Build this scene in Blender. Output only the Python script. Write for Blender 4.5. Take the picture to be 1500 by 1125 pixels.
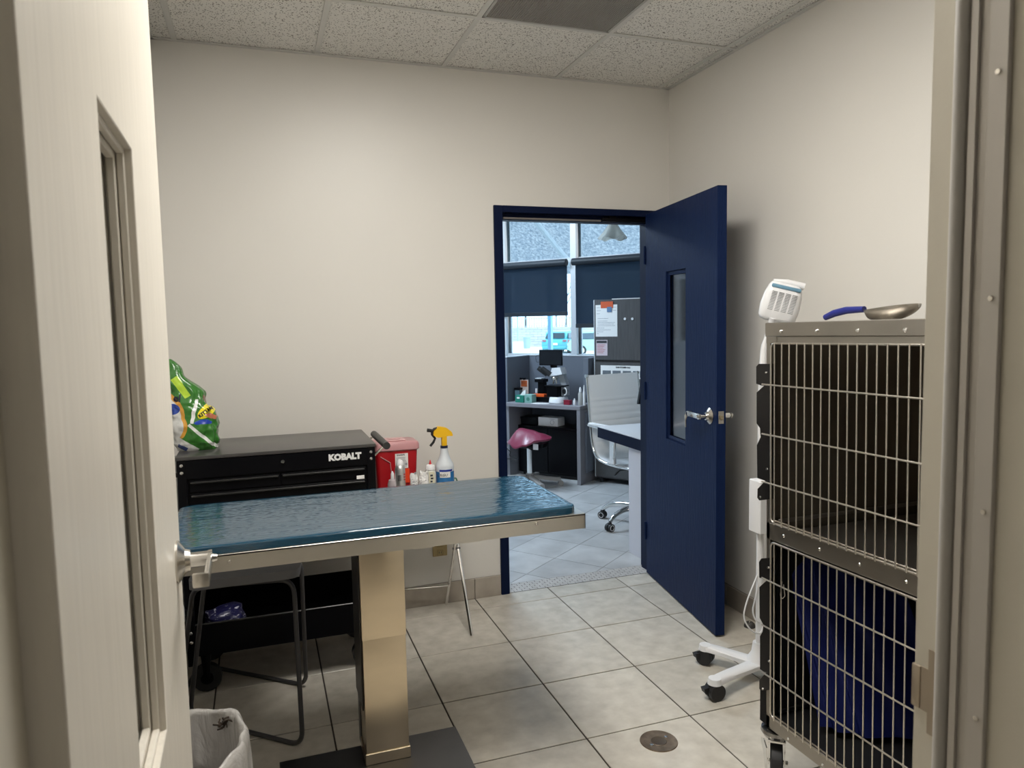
import bpy, bmesh, math, random
from mathutils import Vector, Matrix, noise
random.seed(7)
PI = math.pi
sc = bpy.context.scene
for o in list(bpy.data.objects): bpy.data.objects.remove(o)
COL = sc.collection
V = Vector

# ------------------------------------------------------------------ camera
FPX, YAW, PITCH, ROLL, EYE = 1069.22, .333428, .0853257, -.0188647, 1.45
cy_, sy_, cp_, sp_ = math.cos(YAW), math.sin(YAW), math.cos(PITCH), math.sin(PITCH)
FW = V((sy_*cp_, cy_*cp_, -sp_)); RT0 = V((cy_, -sy_, 0)); UP0 = RT0.cross(FW)
c_, s_ = math.cos(ROLL), math.sin(ROLL)
RT = c_*RT0 + s_*UP0; UP = -s_*RT0 + c_*UP0
CAM = V((0, 0, EYE))
cd = bpy.data.cameras.new('camera'); cam = bpy.data.objects.new('camera', cd); COL.objects.link(cam)
cam.matrix_world = Matrix(((RT.x, UP.x, -FW.x, 0), (RT.y, UP.y, -FW.y, 0), (RT.z, UP.z, -FW.z, EYE), (0, 0, 0, 1)))
cd.sensor_width = 36; cd.sensor_fit = 'HORIZONTAL'; cd.lens = FPX/1500*36; cd.clip_start = .02; cd.clip_end = 300
cd.dof.use_dof = True; cd.dof.focus_distance = 3.2; cd.dof.aperture_fstop = 9.0
sc.camera = cam

# ------------------------------------------------------------------ world, sun, exposure
sc.view_settings.view_transform = 'Standard'; sc.view_settings.look = 'None'
sc.view_settings.exposure = 0.0; sc.view_settings.gamma = 1.0; sc.view_settings.use_curve_mapping = False
w = bpy.data.worlds.new('world'); sc.world = w; w.use_nodes = True
wb = w.node_tree.nodes['Background']
wb.inputs['Color'].default_value = (.60, .80, 1.0, 1); wb.inputs['Strength'].default_value = 3.7
sd = bpy.data.lights.new('sun', 'SUN'); sd.energy = 4.5; sd.angle = .01; sd.color = (1, .96, .9)
so = bpy.data.objects.new('sun', sd); COL.objects.link(so); so.rotation_euler = (math.radians(28), math.radians(18), 0)
# ceiling troffer in the treatment room (its fixture is built below)
ld = bpy.data.lights.new('troffer_light', 'AREA'); ld.shape = 'RECTANGLE'; ld.size = .55; ld.size_y = 1.12
ld.energy = 44; ld.color = (1, .975, .925)
lo = bpy.data.objects.new('troffer_light', ld); COL.objects.link(lo); lo.location = (.619, 1.79, 2.672)
# unseen weak lamp added in the hall behind the camera
hd = bpy.data.lights.new('hall_fill_light', 'AREA'); hd.shape = 'RECTANGLE'; hd.size = .5; hd.size_y = .5
hd.energy = 4.4; hd.color = (1, .95, .87)
ho = bpy.data.objects.new('hall_fill_light', hd); COL.objects.link(ho); ho.location = (.5, -1.1, 2.66)
# unseen bluish lamp added to lift the daylight in the office
od = bpy.data.lights.new('office_fill_light', 'AREA'); od.shape = 'RECTANGLE'; od.size = .6; od.size_y = 1.2
od.energy = 85; od.color = (.66, .83, 1.0)
oo = bpy.data.objects.new('office_fill_light', od); COL.objects.link(oo); oo.location = (1.3, 6.0, 2.66)

# ------------------------------------------------------------------ rays through the photograph, to read real positions off it
def ray(u, v):
    return RT*((u-750)/FPX) + UP*(-(v-562.5)/FPX) + FW
def onz(u, v, z=0): d = ray(u, v); return CAM + d*((z-EYE)/d.z)
def ony(u, v, y): d = ray(u, v); return CAM + d*(y/d.y)
def onx(u, v, x): d = ray(u, v); return CAM + d*(x/d.x)
E1 = V((.609, -.7932, 0)); E2 = V((.7932, .609, 0))
OM = Matrix(((E1.x, E2.x, 0, 0), (E1.y, E2.y, 0, 0), (0, 0, 1, 0), (0, 0, 0, 1)))   # office frame: (s, t, z)
OANG = math.atan2(E1.y, E1.x)
def ont(u, v, t):
    d = ray(u, v); P = CAM + d*(t/(E2.dot(d))); return V((P.dot(E1), P.dot(E2), P.z))
def ons(u, v, s):
    d = ray(u, v); P = CAM + d*(s/(E1.dot(d))); return V((P.dot(E1), P.dot(E2), P.z))

# ------------------------------------------------------------------ materials
MATS = {}
def mat(name, col, rough=.5, metal=0., var=0., vscale=8., bump=0., bscale=60., coat=0., emit=None, estr=0., alpha=None,
        trans=0., stretch=None, col2=None, spec=.5, per_obj=0.):
    if name in MATS: return MATS[name]
    m = bpy.data.materials.new(name); m.use_nodes = True; nt = m.node_tree; n = nt.nodes; b = n['Principled BSDF']
    b.inputs['Base Color'].default_value = (*col, 1); b.inputs['Roughness'].default_value = rough
    b.inputs['Metallic'].default_value = metal; b.inputs['Specular IOR Level'].default_value = spec
    if coat: b.inputs['Coat Weight'].default_value = coat; b.inputs['Coat Roughness'].default_value = .12
    if trans: b.inputs['Transmission Weight'].default_value = trans
    if emit: b.inputs['Emission Color'].default_value = (*emit, 1); b.inputs['Emission Strength'].default_value = estr
    if alpha is not None: b.inputs['Alpha'].default_value = alpha
    co = n.new('ShaderNodeTexCoord'); mp = n.new('ShaderNodeMapping')
    nt.links.new(co.outputs['Object'], mp.inputs['Vector'])
    if stretch: mp.inputs['Scale'].default_value = stretch
    src = None
    if var or col2:
        t = n.new('ShaderNodeTexNoise'); t.inputs['Scale'].default_value = vscale; t.inputs['Detail'].default_value = 6
        nt.links.new(mp.outputs[0], t.inputs['Vector'])
        r = n.new('ShaderNodeValToRGB'); r.color_ramp.elements[0].position = .3; r.color_ramp.elements[1].position = .7
        c2 = col2 or tuple(min(1, c*(1+var)) for c in col); c1 = col if col2 else tuple(c*(1-var) for c in col)
        r.color_ramp.elements[0].color = (*c1, 1); r.color_ramp.elements[1].color = (*c2, 1)
        nt.links.new(t.outputs['Fac'], r.inputs['Fac']); src = r.outputs['Color']
    if per_obj:
        oi = n.new('ShaderNodeObjectInfo'); mr = n.new('ShaderNodeMapRange')
        mr.inputs['To Min'].default_value = 1-per_obj; mr.inputs['To Max'].default_value = 1+per_obj
        nt.links.new(oi.outputs['Random'], mr.inputs['Value'])
        hv = n.new('ShaderNodeHueSaturation'); hv.inputs['Color'].default_value = (*col, 1)
        if src: nt.links.new(src, hv.inputs['Color'])
        nt.links.new(mr.outputs[0], hv.inputs['Value']); src = hv.outputs['Color']
    if src: nt.links.new(src, b.inputs['Base Color'])
    if bump:
        t = n.new('ShaderNodeTexNoise'); t.inputs['Scale'].default_value = bscale; t.inputs['Detail'].default_value = 4
        nt.links.new(mp.outputs[0], t.inputs['Vector'])
        bp = n.new('ShaderNodeBump'); bp.inputs['Strength'].default_value = bump; bp.inputs['Distance'].default_value = .01
        nt.links.new(t.outputs['Fac'], bp.inputs['Height']); nt.links.new(bp.outputs['Normal'], b.inputs['Normal'])
    MATS[name] = m; return m

def mask_mat(name, base, layers, rough=.35, bump=.0, bscale=20., coat=0.):
    """flat print on a surface: layers = (plane axes, centre a, centre b, half a, half b, angle, colour, wobble, round)"""
    m = mat(name, base, rough, bump=bump, bscale=bscale, coat=coat); nt = m.node_tree; n = nt.nodes; b = n['Principled BSDF']
    co = n.new('ShaderNodeTexCoord'); cur = None
    ns = n.new('ShaderNodeTexNoise'); ns.inputs['Scale'].default_value = 14; nt.links.new(co.outputs['Object'], ns.inputs['Vector'])
    sep = n.new('ShaderNodeSeparateXYZ'); nt.links.new(co.outputs['Object'], sep.inputs[0])
    sn = n.new('ShaderNodeSeparateColor'); nt.links.new(ns.outputs['Color'], sn.inputs[0])
    def mth(op, a, bb=None):
        q = n.new('ShaderNodeMath'); q.operation = op
        for i, x in enumerate((a, bb)):
            if x is None: continue
            if isinstance(x, (int, float)): q.inputs[i].default_value = x
            else: nt.links.new(x, q.inputs[i])
        return q.outputs[0]
    for ax, ca, cb, ha, hb, ang, col, wob, rnd in layers:
        A = sep.outputs[ax[0]]; B = sep.outputs[ax[1]]
        A = mth('ADD', mth('SUBTRACT', A, ca), mth('MULTIPLY', mth('SUBTRACT', sn.outputs[0], .5), wob))
        B = mth('ADD', mth('SUBTRACT', B, cb), mth('MULTIPLY', mth('SUBTRACT', sn.outputs[1], .5), wob))
        ca_, sa_ = math.cos(ang), math.sin(ang)
        a2 = mth('DIVIDE', mth('ADD', mth('MULTIPLY', A, ca_), mth('MULTIPLY', B, sa_)), ha)
        b2 = mth('DIVIDE', mth('SUBTRACT', mth('MULTIPLY', B, ca_), mth('MULTIPLY', A, sa_)), hb)
        if rnd: f = mth('ADD', mth('MULTIPLY', a2, a2), mth('MULTIPLY', b2, b2))
        else: f = mth('MAXIMUM', mth('ABSOLUTE', a2), mth('ABSOLUTE', b2))
        k = mth('LESS_THAN', f, 1.0)
        mx = n.new('ShaderNodeMix'); mx.data_type = 'RGBA'
        nt.links.new(k, mx.inputs['Factor'])
        if cur is None: mx.inputs['A'].default_value = (*base, 1)
        else: nt.links.new(cur, mx.inputs['A'])
        mx.inputs['B'].default_value = (*col, 1); cur = mx.outputs['Result']
    nt.links.new(cur, b.inputs['Base Color']); return m

def glass_mat(name, tint=(1, 1, 1), gloss=.12, rough=.02, fres=1.):
    m = bpy.data.materials.new(name); m.use_nodes = True; nt = m.node_tree; n = nt.nodes
    for x in list(n): n.remove(x)
    out = n.new('ShaderNodeOutputMaterial'); t = n.new('ShaderNodeBsdfTransparent'); t.inputs[0].default_value = (*tint, 1)
    g = n.new('ShaderNodeBsdfGlossy'); g.inputs['Roughness'].default_value = rough
    f = n.new('ShaderNodeFresnel'); f.inputs['IOR'].default_value = 1.5
    ad = n.new('ShaderNodeMath'); ad.operation = 'MULTIPLY_ADD'; ad.inputs[1].default_value = fres; ad.inputs[2].default_value = gloss-.04*fres; ad.use_clamp = True
    mx = n.new('ShaderNodeMixShader'); nt.links.new(f.outputs[0], ad.inputs[0]); nt.links.new(ad.outputs[0], mx.inputs[0])
    nt.links.new(t.outputs[0], mx.inputs[1]); nt.links.new(g.outputs[0], mx.inputs[2]); nt.links.new(mx.outputs[0], out.inputs[0])
    MATS[name] = m; return m

def cloth_through(name, col, through, tcol=None, mottled=None, sheer=0.):
    """woven cloth: part diffuse, part translucent, part open weave"""
    m = bpy.data.materials.new(name); m.use_nodes = True; nt = m.node_tree; n = nt.nodes
    for x in list(n): n.remove(x)
    out = n.new('ShaderNodeOutputMaterial'); d = n.new('ShaderNodeBsdfDiffuse'); tr = n.new('ShaderNodeBsdfTranslucent')
    d.inputs[0].default_value = (*col, 1); tr.inputs[0].default_value = (*(tcol or col), 1)
    if mottled:
        co = n.new('ShaderNodeTexCoord'); t = n.new('ShaderNodeTexNoise'); t.inputs['Scale'].default_value = mottled[0]
        t.inputs['Detail'].default_value = 10; t.inputs['Roughness'].default_value = .8
        r = n.new('ShaderNodeValToRGB'); r.color_ramp.elements[0].position = .38; r.color_ramp.elements[1].position = .62
        r.color_ramp.elements[0].color = (*mottled[1], 1); r.color_ramp.elements[1].color = (*mottled[2], 1)
        nt.links.new(co.outputs['Object'], t.inputs['Vector']); nt.links.new(t.outputs['Fac'], r.inputs[0])
        nt.links.new(r.outputs[0], tr.inputs[0]); nt.links.new(r.outputs[0], d.inputs[0])
    mx = n.new('ShaderNodeMixShader'); mx.inputs[0].default_value = through
    nt.links.new(d.outputs[0], mx.inputs[1]); nt.links.new(tr.outputs[0], mx.inputs[2]); last = mx.outputs[0]
    if sheer:
        tp = n.new('ShaderNodeBsdfTransparent'); m2 = n.new('ShaderNodeMixShader'); m2.inputs[0].default_value = sheer
        nt.links.new(last, m2.inputs[1]); nt.links.new(tp.outputs[0], m2.inputs[2]); last = m2.outputs[0]
    nt.links.new(last, out.inputs[0]); MATS[name] = m; return m

WALL = mat('wall_paint', (.70, .675, .63), .42, bump=.06, bscale=18, var=.012, vscale=2)
BEIGE = mat('beige_door_paint', (.70, .655, .575), .38, bump=.10, bscale=10, stretch=(9, 9, .7), var=.04, vscale=9)
FRAMEP = mat('beige_frame_paint', (.62, .58, .49), .4, bump=.05, bscale=40)
SEAL = mat('grey_seal_rubber', (.42, .40, .37), .45)
SEALM = mat('seal_retainer', (.50, .47, .43), .4, metal=.2)
NAVY = mat('navy_door_paint', (.0075, .017, .060), .42, spec=.05, bump=.25, bscale=14, stretch=(10, 10, .8), var=.10, vscale=14)
NAVYF = mat('navy_frame_paint', (.004, .009, .034), .4, spec=.08)
TILE = mat('floor_tile', (.49, .45, .385), .27, col2=(.62, .58, .505), vscale=15, bump=.05, bscale=30, per_obj=.05)
TILEO = mat('office_tile', (.40, .40, .40), .28, col2=(.58, .58, .58), vscale=5, bump=.05, bscale=30, per_obj=.06)
GROUT = mat('dark_grout', (.045, .036, .028), .9)
GROUTL = mat('light_grout', (.20, .18, .16), .9)
MOSA = mat('mosaic_stone', (.50, .48, .46), .5, var=.12, vscale=20)
BASET = mat('baseboard_tile', (.33, .29, .24), .45, col2=(.45, .40, .34), vscale=9, per_obj=.05)
GRID = mat('grid_white', (.60, .59, .56), .5)
STEEL = mat('brushed_steel', (.70, .665, .60), .30, metal=1, var=.06, vscale=6, stretch=(1, 1, 1), bump=.02, bscale=200)
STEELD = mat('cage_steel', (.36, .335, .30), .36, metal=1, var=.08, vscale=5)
COLUMN = mat('column_steel', (.68, .575, .42), .28, metal=1, var=.07, vscale=3.5, stretch=(1, 1, 3), bump=.02, bscale=90)
CHROME = mat('chrome', (.78, .77, .75), .12, metal=1)
SATIN = mat('satin_chrome', (.62, .59, .54), .25, metal=1)
WIRE = mat('wire_steel', (.64, .60, .54), .28, metal=1)
BLACKP = mat('black_powder_coat', (.003, .003, .004), .30, spec=.14)
BLACKT = mat('black_cart_top', (.055, .052, .050), .28)  # lighter than the body: the lid's gloss reflection put into the colour
BLACKR = mat('black_rubber', (.012, .012, .013), .55)
GREYF = mat('stool_grey_metal', (.055, .053, .055), .38)
GREYS = mat('stool_seat_grey', (.16, .16, .17), .45)
WHITEP = mat('white_plastic', (.78, .78, .79), .35)
BLUEP = mat('blue_plastic', (.15, .30, .42), .4)
RED = mat('sharps_red', (.42, .006, .012), .35)
PINK = mat('sharps_lid', (.54, .27, .28), .32)
WHITE = mat('white_paper', (.82, .81, .79), .6)
INK = mat('black_ink', (.03, .03, .035), .6)
GREYINK = mat('grey_ink', (.30, .31, .34), .6)
WHITEI = mat('white_lettering', (.75, .75, .74), .45)
DARKSTEEL = mat('dark_base_plate', (.17, .17, .175), .38, metal=1, var=.15, vscale=4)
INSIDE = mat('cage_inside_shade', (.20, .175, .14), .36, metal=.8)  # steel inside the cage, its shade put into the colour
INSIDEB = mat('cage_inside_black', (.008, .008, .009), .5)  # inside of the lower tier, its darkness put into the colour
BLUEC = mat('royal_blue_cloth', (.005, .014, .15), .6, bump=.1, bscale=12)

# ------------------------------------------------------------------ object helpers
ROOTM = {}
def _props(o, label, cat, group=None, kind=None):
    if label: o['label'] = label
    if cat: o['category'] = cat
    if group: o['group'] = group
    if kind: o['kind'] = kind
def thing(name, label, cat, loc=(0, 0, 0), rotz=0., group=None, kind=None, rot=None):
    o = bpy.data.objects.new(name, None); COL.objects.link(o); o.empty_display_size = .05
    o.location = loc; o.rotation_euler = rot or (0, 0, rotz)
    ROOTM[o.name] = Matrix.Translation(V(loc)) @ o.rotation_euler.to_matrix().to_4x4()
    _props(o, label, cat, group, kind); return o
def part(name, bm, m, parent=None, W=None, smooth=35, local=False, kind=None, label=None):
    if W is not None: bm.transform(W)
    if parent is not None:
        R = ROOTM.get(parent.name, Matrix())
        if not local: bm.transform(R.inverted())
    bmesh.ops.recalc_face_normals(bm, faces=bm.faces)
    me = bpy.data.meshes.new(name); bm.to_mesh(me); bm.free()
    ms = m if isinstance(m, (list, tuple)) else [m]
    for x in ms: me.materials.append(x)
    if smooth and me.polygons:
        me.shade_smooth(); me.set_sharp_from_angle(angle=math.radians(smooth))
    o = bpy.data.objects.new(name, me); COL.objects.link(o)
    if parent is not None:
        o.parent = parent; ROOTM[o.name] = R
    else: ROOTM[o.name] = Matrix()
    if kind: o['kind'] = kind
    if label: o['label'] = label
    return o
def single(name, bm, m, label, cat, group=None, origin=None, W=None, smooth=35, kind=None):
    """a thing that is one mesh"""
    if W is not None: bm.transform(W)
    if origin is not None: bm.transform(Matrix.Translation(-V(origin)))
    o = part(name, bm, m, None, smooth=smooth)
    if origin is not None: o.location = origin; ROOTM[o.name] = Matrix.Translation(V(origin))
    _props(o, label, cat, group, kind); return o
def struct(name, bm, m, smooth=35):
    o = part(name, bm, m, smooth=smooth); o['kind'] = 'structure'; return o
def inst(src, parent, loc, name=None):
    c = src.copy(); COL.objects.link(c); c.parent = parent; c.location = loc; return c

def B(): return bmesh.new()
def box(bm, x0, x1, y0, y1, z0, z1, bev=0., seg=1, mi=0):
    r = bmesh.ops.create_cube(bm, size=1); vs = r['verts']
    for v in vs: v.co = V((x0+(v.co.x+.5)*(x1-x0), y0+(v.co.y+.5)*(y1-y0), z0+(v.co.z+.5)*(z1-z0)))
    fs = list({f for v in vs for f in v.link_faces})
    for f in fs: f.material_index = mi
    if bev:
        es = list({e for v in vs for e in v.link_edges})
        bmesh.ops.bevel(bm, geom=es, offset=bev, segments=seg, affect='EDGES', profile=.6)
    return bm
def bx(*a, **k): return box(B(), *a, **k)
def cyl(bm, p0, p1, r0, r1=None, seg=16, caps=True):
    p0, p1 = V(p0), V(p1); r1 = r0 if r1 is None else r1; d = p1-p0; q = d.to_track_quat('Z', 'Y')
    r = bmesh.ops.create_cone(bm, cap_ends=caps, segments=seg, radius1=max(r0, 1e-5), radius2=max(r1, 1e-5), depth=d.length)
    bmesh.ops.transform(bm, matrix=Matrix.Translation((p0+p1)/2) @ q.to_matrix().to_4x4(), verts=r['verts']); return bm
def fillet(pts, rad, n=5, closed=False):
    pts = [V(p) for p in pts]; out = []; N = len(pts)
    for i, p in enumerate(pts):
        if not closed and i in (0, N-1): out.append(p); continue
        a, b = pts[i-1], pts[(i+1) % N]; da, db = (a-p), (b-p)
        r = min(rad, da.length*.45, db.length*.45); A = p+da.normalized()*r; Bp = p+db.normalized()*r
        for k in range(n+1):
            t = k/n; out.append((1-t)**2*A + 2*t*(1-t)*p + t*t*Bp)
    return out
def tube(bm, pts, r, seg=8, closed=False, flat=1.):
    pts = [V(p) for p in pts]; N = len(pts); rings = []; nrm = None
    for i, p in enumerate(pts):
        if closed: t = pts[(i+1) % N]-pts[i-1]
        else: t = pts[min(i+1, N-1)]-pts[max(i-1, 0)]
        t = t.normalized() if t.length > 1e-9 else V((0, 0, 1))
        if nrm is None: nrm = t.orthogonal().normalized()
        nrm = (nrm-t*nrm.dot(t)).normalized(); bn = t.cross(nrm)
        rr = r(i/(N-1)) if callable(r) else r
        rings.append([bm.verts.new(p+(nrm*math.cos(2*PI*k/seg)+bn*math.sin(2*PI*k/seg)*flat)*rr) for k in range(seg)])
    for i in range(N if closed else N-1):
        A, Bq = rings[i], rings[(i+1) % N]
        for k in range(seg): bm.faces.new((A[k], A[(k+1) % seg], Bq[(k+1) % seg], Bq[k]))
    if not closed: bm.faces.new(rings[0][::-1]); bm.faces.new(rings[-1])
    return bm
def lathe(bm, prof, c=(0, 0, 0), seg=24, sx=1., sy=1., rot=None):
    c = V(c); rings = []
    for r, z in prof:
        if r < 1e-6: rings.append([bm.verts.new(V((0, 0, z)))])
        else: rings.append([bm.verts.new(V((r*sx*math.cos(2*PI*k/seg), r*sy*math.sin(2*PI*k/seg), z))) for k in range(seg)])
    for a, b in zip(rings, rings[1:]):
        for k in range(seg):
            k2 = (k+1) % seg
            f = [a[k % len(a)]]
            if len(a) > 1: f.append(a[k2])
            if len(b) > 1: f.append(b[k2])
            f.append(b[k % len(b)])
            if len(f) >= 3: bm.faces.new(f)
    vs = [v for r in rings for v in r]
    for v in vs: v.co = ((rot @ v.co) if rot else v.co)+c
    return bm
def prism(bm, poly, f0, f1, mi=0):
    """poly of 2-D points, f0 / f1 map a point to 3-D on either side"""
    a = [bm.verts.new(V(f0(*p))) for p in poly]; b = [bm.verts.new(V(f1(*p))) for p in poly]; n = len(poly)
    fs = [bm.faces.new(a), bm.faces.new(b[::-1])]
    for i in range(n): fs.append(bm.faces.new((a[i], b[i], b[(i+1) % n], a[(i+1) % n])))
    for f in fs: f.material_index = mi
    return bm
def grid_surf(bm, fn, nu, nv, closed_u=False):
    vs = [[bm.verts.new(V(fn(i/(nu if closed_u else nu-1), j/(nv-1)))) for j in range(nv)] for i in range(nu)]
    for i in range(nu if closed_u else nu-1):
        for j in range(nv-1):
            a, b = vs[i], vs[(i+1) % nu]; bm.faces.new((a[j], b[j], b[j+1], a[j+1]))
    return vs
def ball(bm, c, r, seg=12, sx=1, sy=1, sz=1):
    q = bmesh.ops.create_uvsphere(bm, u_segments=seg, v_segments=max(6, seg//2), radius=r)
    for v in q['verts']: v.co = V((v.co.x*sx, v.co.y*sy, v.co.z*sz))+V(c)
    return bm
def clip(poly, nx, ny, d):
    """keep nx*x+ny*y >= d"""
    out = []; n = len(poly)
    for i in range(n):
        p, q = poly[i], poly[(i+1) % n]; a = nx*p[0]+ny*p[1]-d; b = nx*q[0]+ny*q[1]-d
        if a >= 0: out.append(p)
        if (a >= 0) != (b >= 0):
            t = a/(a-b); out.append((p[0]+t*(q[0]-p[0]), p[1]+t*(q[1]-p[1])))
    return out
def text(s, size, origin, right, up, m, parent=None, name='lettering', depth=.0006, bold=0., italic=0., W=None, align='CENTER'):
    cu = bpy.data.curves.new(name, 'FONT'); cu.body = s; cu.size = size; cu.extrude = depth; cu.offset = bold
    cu.align_x = align; cu.align_y = 'CENTER'; cu.shear = italic; cu.resolution_u = 2
    t = bpy.data.objects.new('tmp', cu); COL.objects.link(t)
    me = bpy.data.meshes.new_from_object(t.evaluated_get(bpy.context.evaluated_depsgraph_get()))
    bpy.data.objects.remove(t)
    bm = B(); bm.from_mesh(me); bpy.data.meshes.remove(me)
    r = V(right).normalized(); u = V(up).normalized(); nrm = r.cross(u).normalized(); o = V(origin)
    bm.transform(Matrix(((r.x, u.x, nrm.x, o.x), (r.y, u.y, nrm.y, o.y), (r.z, u.z, nrm.z, o.z), (0, 0, 0, 1))))
    for f in bm.faces: f.material_index = 0
    return part(name, bm, m, parent, W=W, smooth=0)

# ================================================================== SETTING
XL, XR, YB, ZC = -.388, 2.193, 3.607, 2.70
YF0, YF1 = .50, .65           # wall between hall and room
# ---- floor of the treatment room: square tiles, dark joints
floor = struct('floor', bx(-1.6, 2.6, -2.4, YB, -.05, -.004), GROUT)
TP = .4137; tx0 = 1.018; ty0 = 3.455; J = .0028
tmesh = {}
for i in range(-7, 4):
    for j in range(-1, 15):
        x0, x1 = tx0+i*TP+J, tx0+(i+1)*TP-J; y1, y0 = ty0-j*TP-J, ty0-(j+1)*TP+J
        x0, x1 = max(x0, -1.55), min(x1, 2.55); y0, y1 = max(y0, -2.35), min(y1, YB-.002)
        if x1-x0 < .01 or y1-y0 < .01: continue
        k = (round(x1-x0, 3), round(y1-y0, 3)); c = ((x0+x1)/2, (y0+y1)/2)
        if k not in tmesh:
            t = part('tile', bx(-k[0]/2, k[0]/2, -k[1]/2, k[1]/2, -.004, 0, bev=.0012), TILE, floor, local=True, smooth=0); tmesh[k] = t
        else: t = tmesh[k].copy(); COL.objects.link(t)
        t.parent = floor; t.location = (c[0], c[1], random.uniform(-.0003, .0003))
# texture follows the room, not the tile
def use_world_coords(m):
    for n in m.node_tree.nodes:
        if n.type == 'MAPPING':
            g = m.node_tree.nodes.new('ShaderNodeNewGeometry'); m.node_tree.links.new(g.outputs['Position'], n.inputs['Vector'])
for m_ in (TILE, TILEO, BASET): use_world_coords(m_)
# ---- threshold mosaic and office floor
bm = bx(-3, 6, YB, 12.5, -.05, -.004); floor2 = struct('floor', bm, GROUTL)
part('mosaic_bed', bx(1.215, 2.083, YB+.001, YB+.128, -.004, -.0012), mat('mosaic_joint', (.10, .09, .08), .9), floor2)
bm = B(); rows = 6; y0 = YB+.004; rh = .0205
for r in range(rows):
    x = 1.2+(r % 2)*.0225
    while x < 2.09:
        xa, xb = max(x, 1.215), min(x+.0415, 2.083)
        if xb-xa > .005: box(bm, xa, xb, y0+r*rh, y0+(r+1)*rh-.0032, -.004, .0005)
        x += .045
part('mosaic_strip', bm, MOSA, floor2, kind='stuff', smooth=0)
YM = y0+rows*rh
s0, t0, OP = -2.2, 3.779, .3265
rest = B()
for i in range(-24, 10):
    for j in range(-4, 24):
        a, b = s0+i*OP+.0018, s0+(i+1)*OP-.0018; c, d = t0+j*OP+.0018, t0+(j+1)*OP-.0018
        P = [OM @ V((*q, 0)) for q in ((a, c), (b, c), (b, d), (a, d))]; poly = [(p.x, p.y) for p in P]
        if c > 6.15: continue
        poly = clip(poly, 0, 1, YM+.001)
        if len(poly) >= 3: poly = clip(poly, 1, 0, -2.9)
        if len(poly) < 3: continue
        mx = sum(p[0] for p in poly)/len(poly); my = sum(p[1] for p in poly)/len(poly)
        if my < 7.3 and .27 < mx/my < .68:
            bm = B(); prism(bm, [(p[0]-mx, p[1]-my) for p in poly], lambda x, y: (x, y, -.004), lambda x, y: (x, y, 0))
            t = part('tile', bm, TILEO, floor2, local=True, smooth=0); t.location = (mx, my, 0)
        else: prism(rest, poly, lambda x, y: (x, y, -.004), lambda x, y: (x, y, 0))
part('tile_field', rest, TILEO, floor2, kind='stuff', smooth=0)
# ---- walls
DX0, DX1, DZ = 1.165, 2.128, 2.043          # outer edge of the navy frame
b = B(); box(b, -2.9, DX0+.02, YB, YB+.12, 0, 2.85); box(b, DX1-.02, 5.2, YB, YB+.12, 0, 2.85); box(b, DX0+.02, DX1-.02, YB, YB+.12, DZ-.02, 2.85)
struct('wall_back', b, WALL)
struct('wall_right', bx(XR, XR+.12, YF0, YB, 0, 2.85), WALL)
struct('wall_left', bx(XL-.12, XL, YF0, YB, 0, 2.85), WALL)
JX0, JX1 = -.165, .75                        # clear opening in front wall
b = B(); box(b, -1.5, JX0-.03, YF0, YF1, 0, 2.85); box(b, JX1+.03, 2.5, YF0, YF1, 0, 2.85); box(b, JX0-.03, JX1+.03, YF0, YF1, 2.10, 2.85)
struct('wall_front', b, WALL)
b = B(); box(b, -1.5, -1.38, -2.3, YF0, 0, 2.85); box(b, 2.3, 2.42, -2.3, YF0, 0, 2.85); box(b, -1.5, 2.42, -2.35, -2.25, 0, 2.85)
struct('wall_hall', b, WALL)
struct('ceiling', bx(-1.5, 2.42, -2.3, YF0, ZC, ZC+.1), WALL)
# office shell
b = B(); box(b, -3.0, -2.88, YB+.12, 12.4, 0, 2.85)
struct('wall_office_left', b, mat('office_paint', (.62, .62, .62), .6))
b = B(); prism(b, [(-2.95, YB), (5.25, YB), (5.1, 3.7), (-2.95, 12.3)], lambda x, y: (x, y, 2.72), lambda x, y: (x, y, 2.85))
struct('ceiling', b, mat('office_ceiling', (.62, .62, .61), .8))
TW = 6.15; SW = [-4.13+.805*k for k in range(-8, 5)]
b = B(); box(b, -12.2, .35, TW, TW+.12, 0, 1.10); box(b, -12.2, .35, TW, TW+.12, 2.62, 2.9); box(b, -12.2, SW[0], TW, TW+.12, 1.10, 2.62); box(b, SW[-1], .35, TW, TW+.12, 1.10, 2.62)
b.transform(OM); struct('wall_window_side', b, mat('office_paint2', (.58, .60, .63), .6))
ALU = mat('window_aluminium', (.62, .65, .68), .4, metal=.3); PANE = glass_mat('window_glass', (.90, .97, 1.0), .06)
DKA = mat('window_dark_gasket', (.03, .05, .06), .5)
for k in range(len(SW)-1):
    a, c = SW[k], SW[k+1]
    b = B(); box(b, a-.032, a+.032, TW-.02, TW+.10, 1.10, 2.62, bev=.003); box(b, a+.032, c-.032, TW+.02, TW+.08, 2.0, 2.045)
    box(b, a+.032, c-.032, TW+.0, TW+.10, 1.10, 1.13); box(b, a+.032, c-.032, TW, TW+.1, 2.58, 2.62)
    b.transform(OM); wn = struct('window_%d' % (k+1), b, ALU)
    b = B(); box(b, a+.032, a+.044, TW+.03, TW+.06, 1.13, 2.58); box(b, c-.044, c-.032, TW+.03, TW+.06, 1.13, 2.58); part('gasket', b, DKA, wn, W=OM)
    part('pane', bx(a+.044, c-.044, TW+.042, TW+.048, 1.13, 2.0), PANE, wn, W=OM, smooth=0)
    part('pane', bx(a+.044, c-.044, TW+.042, TW+.048, 2.045, 2.58), PANE, wn, W=OM, smooth=0)
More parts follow.
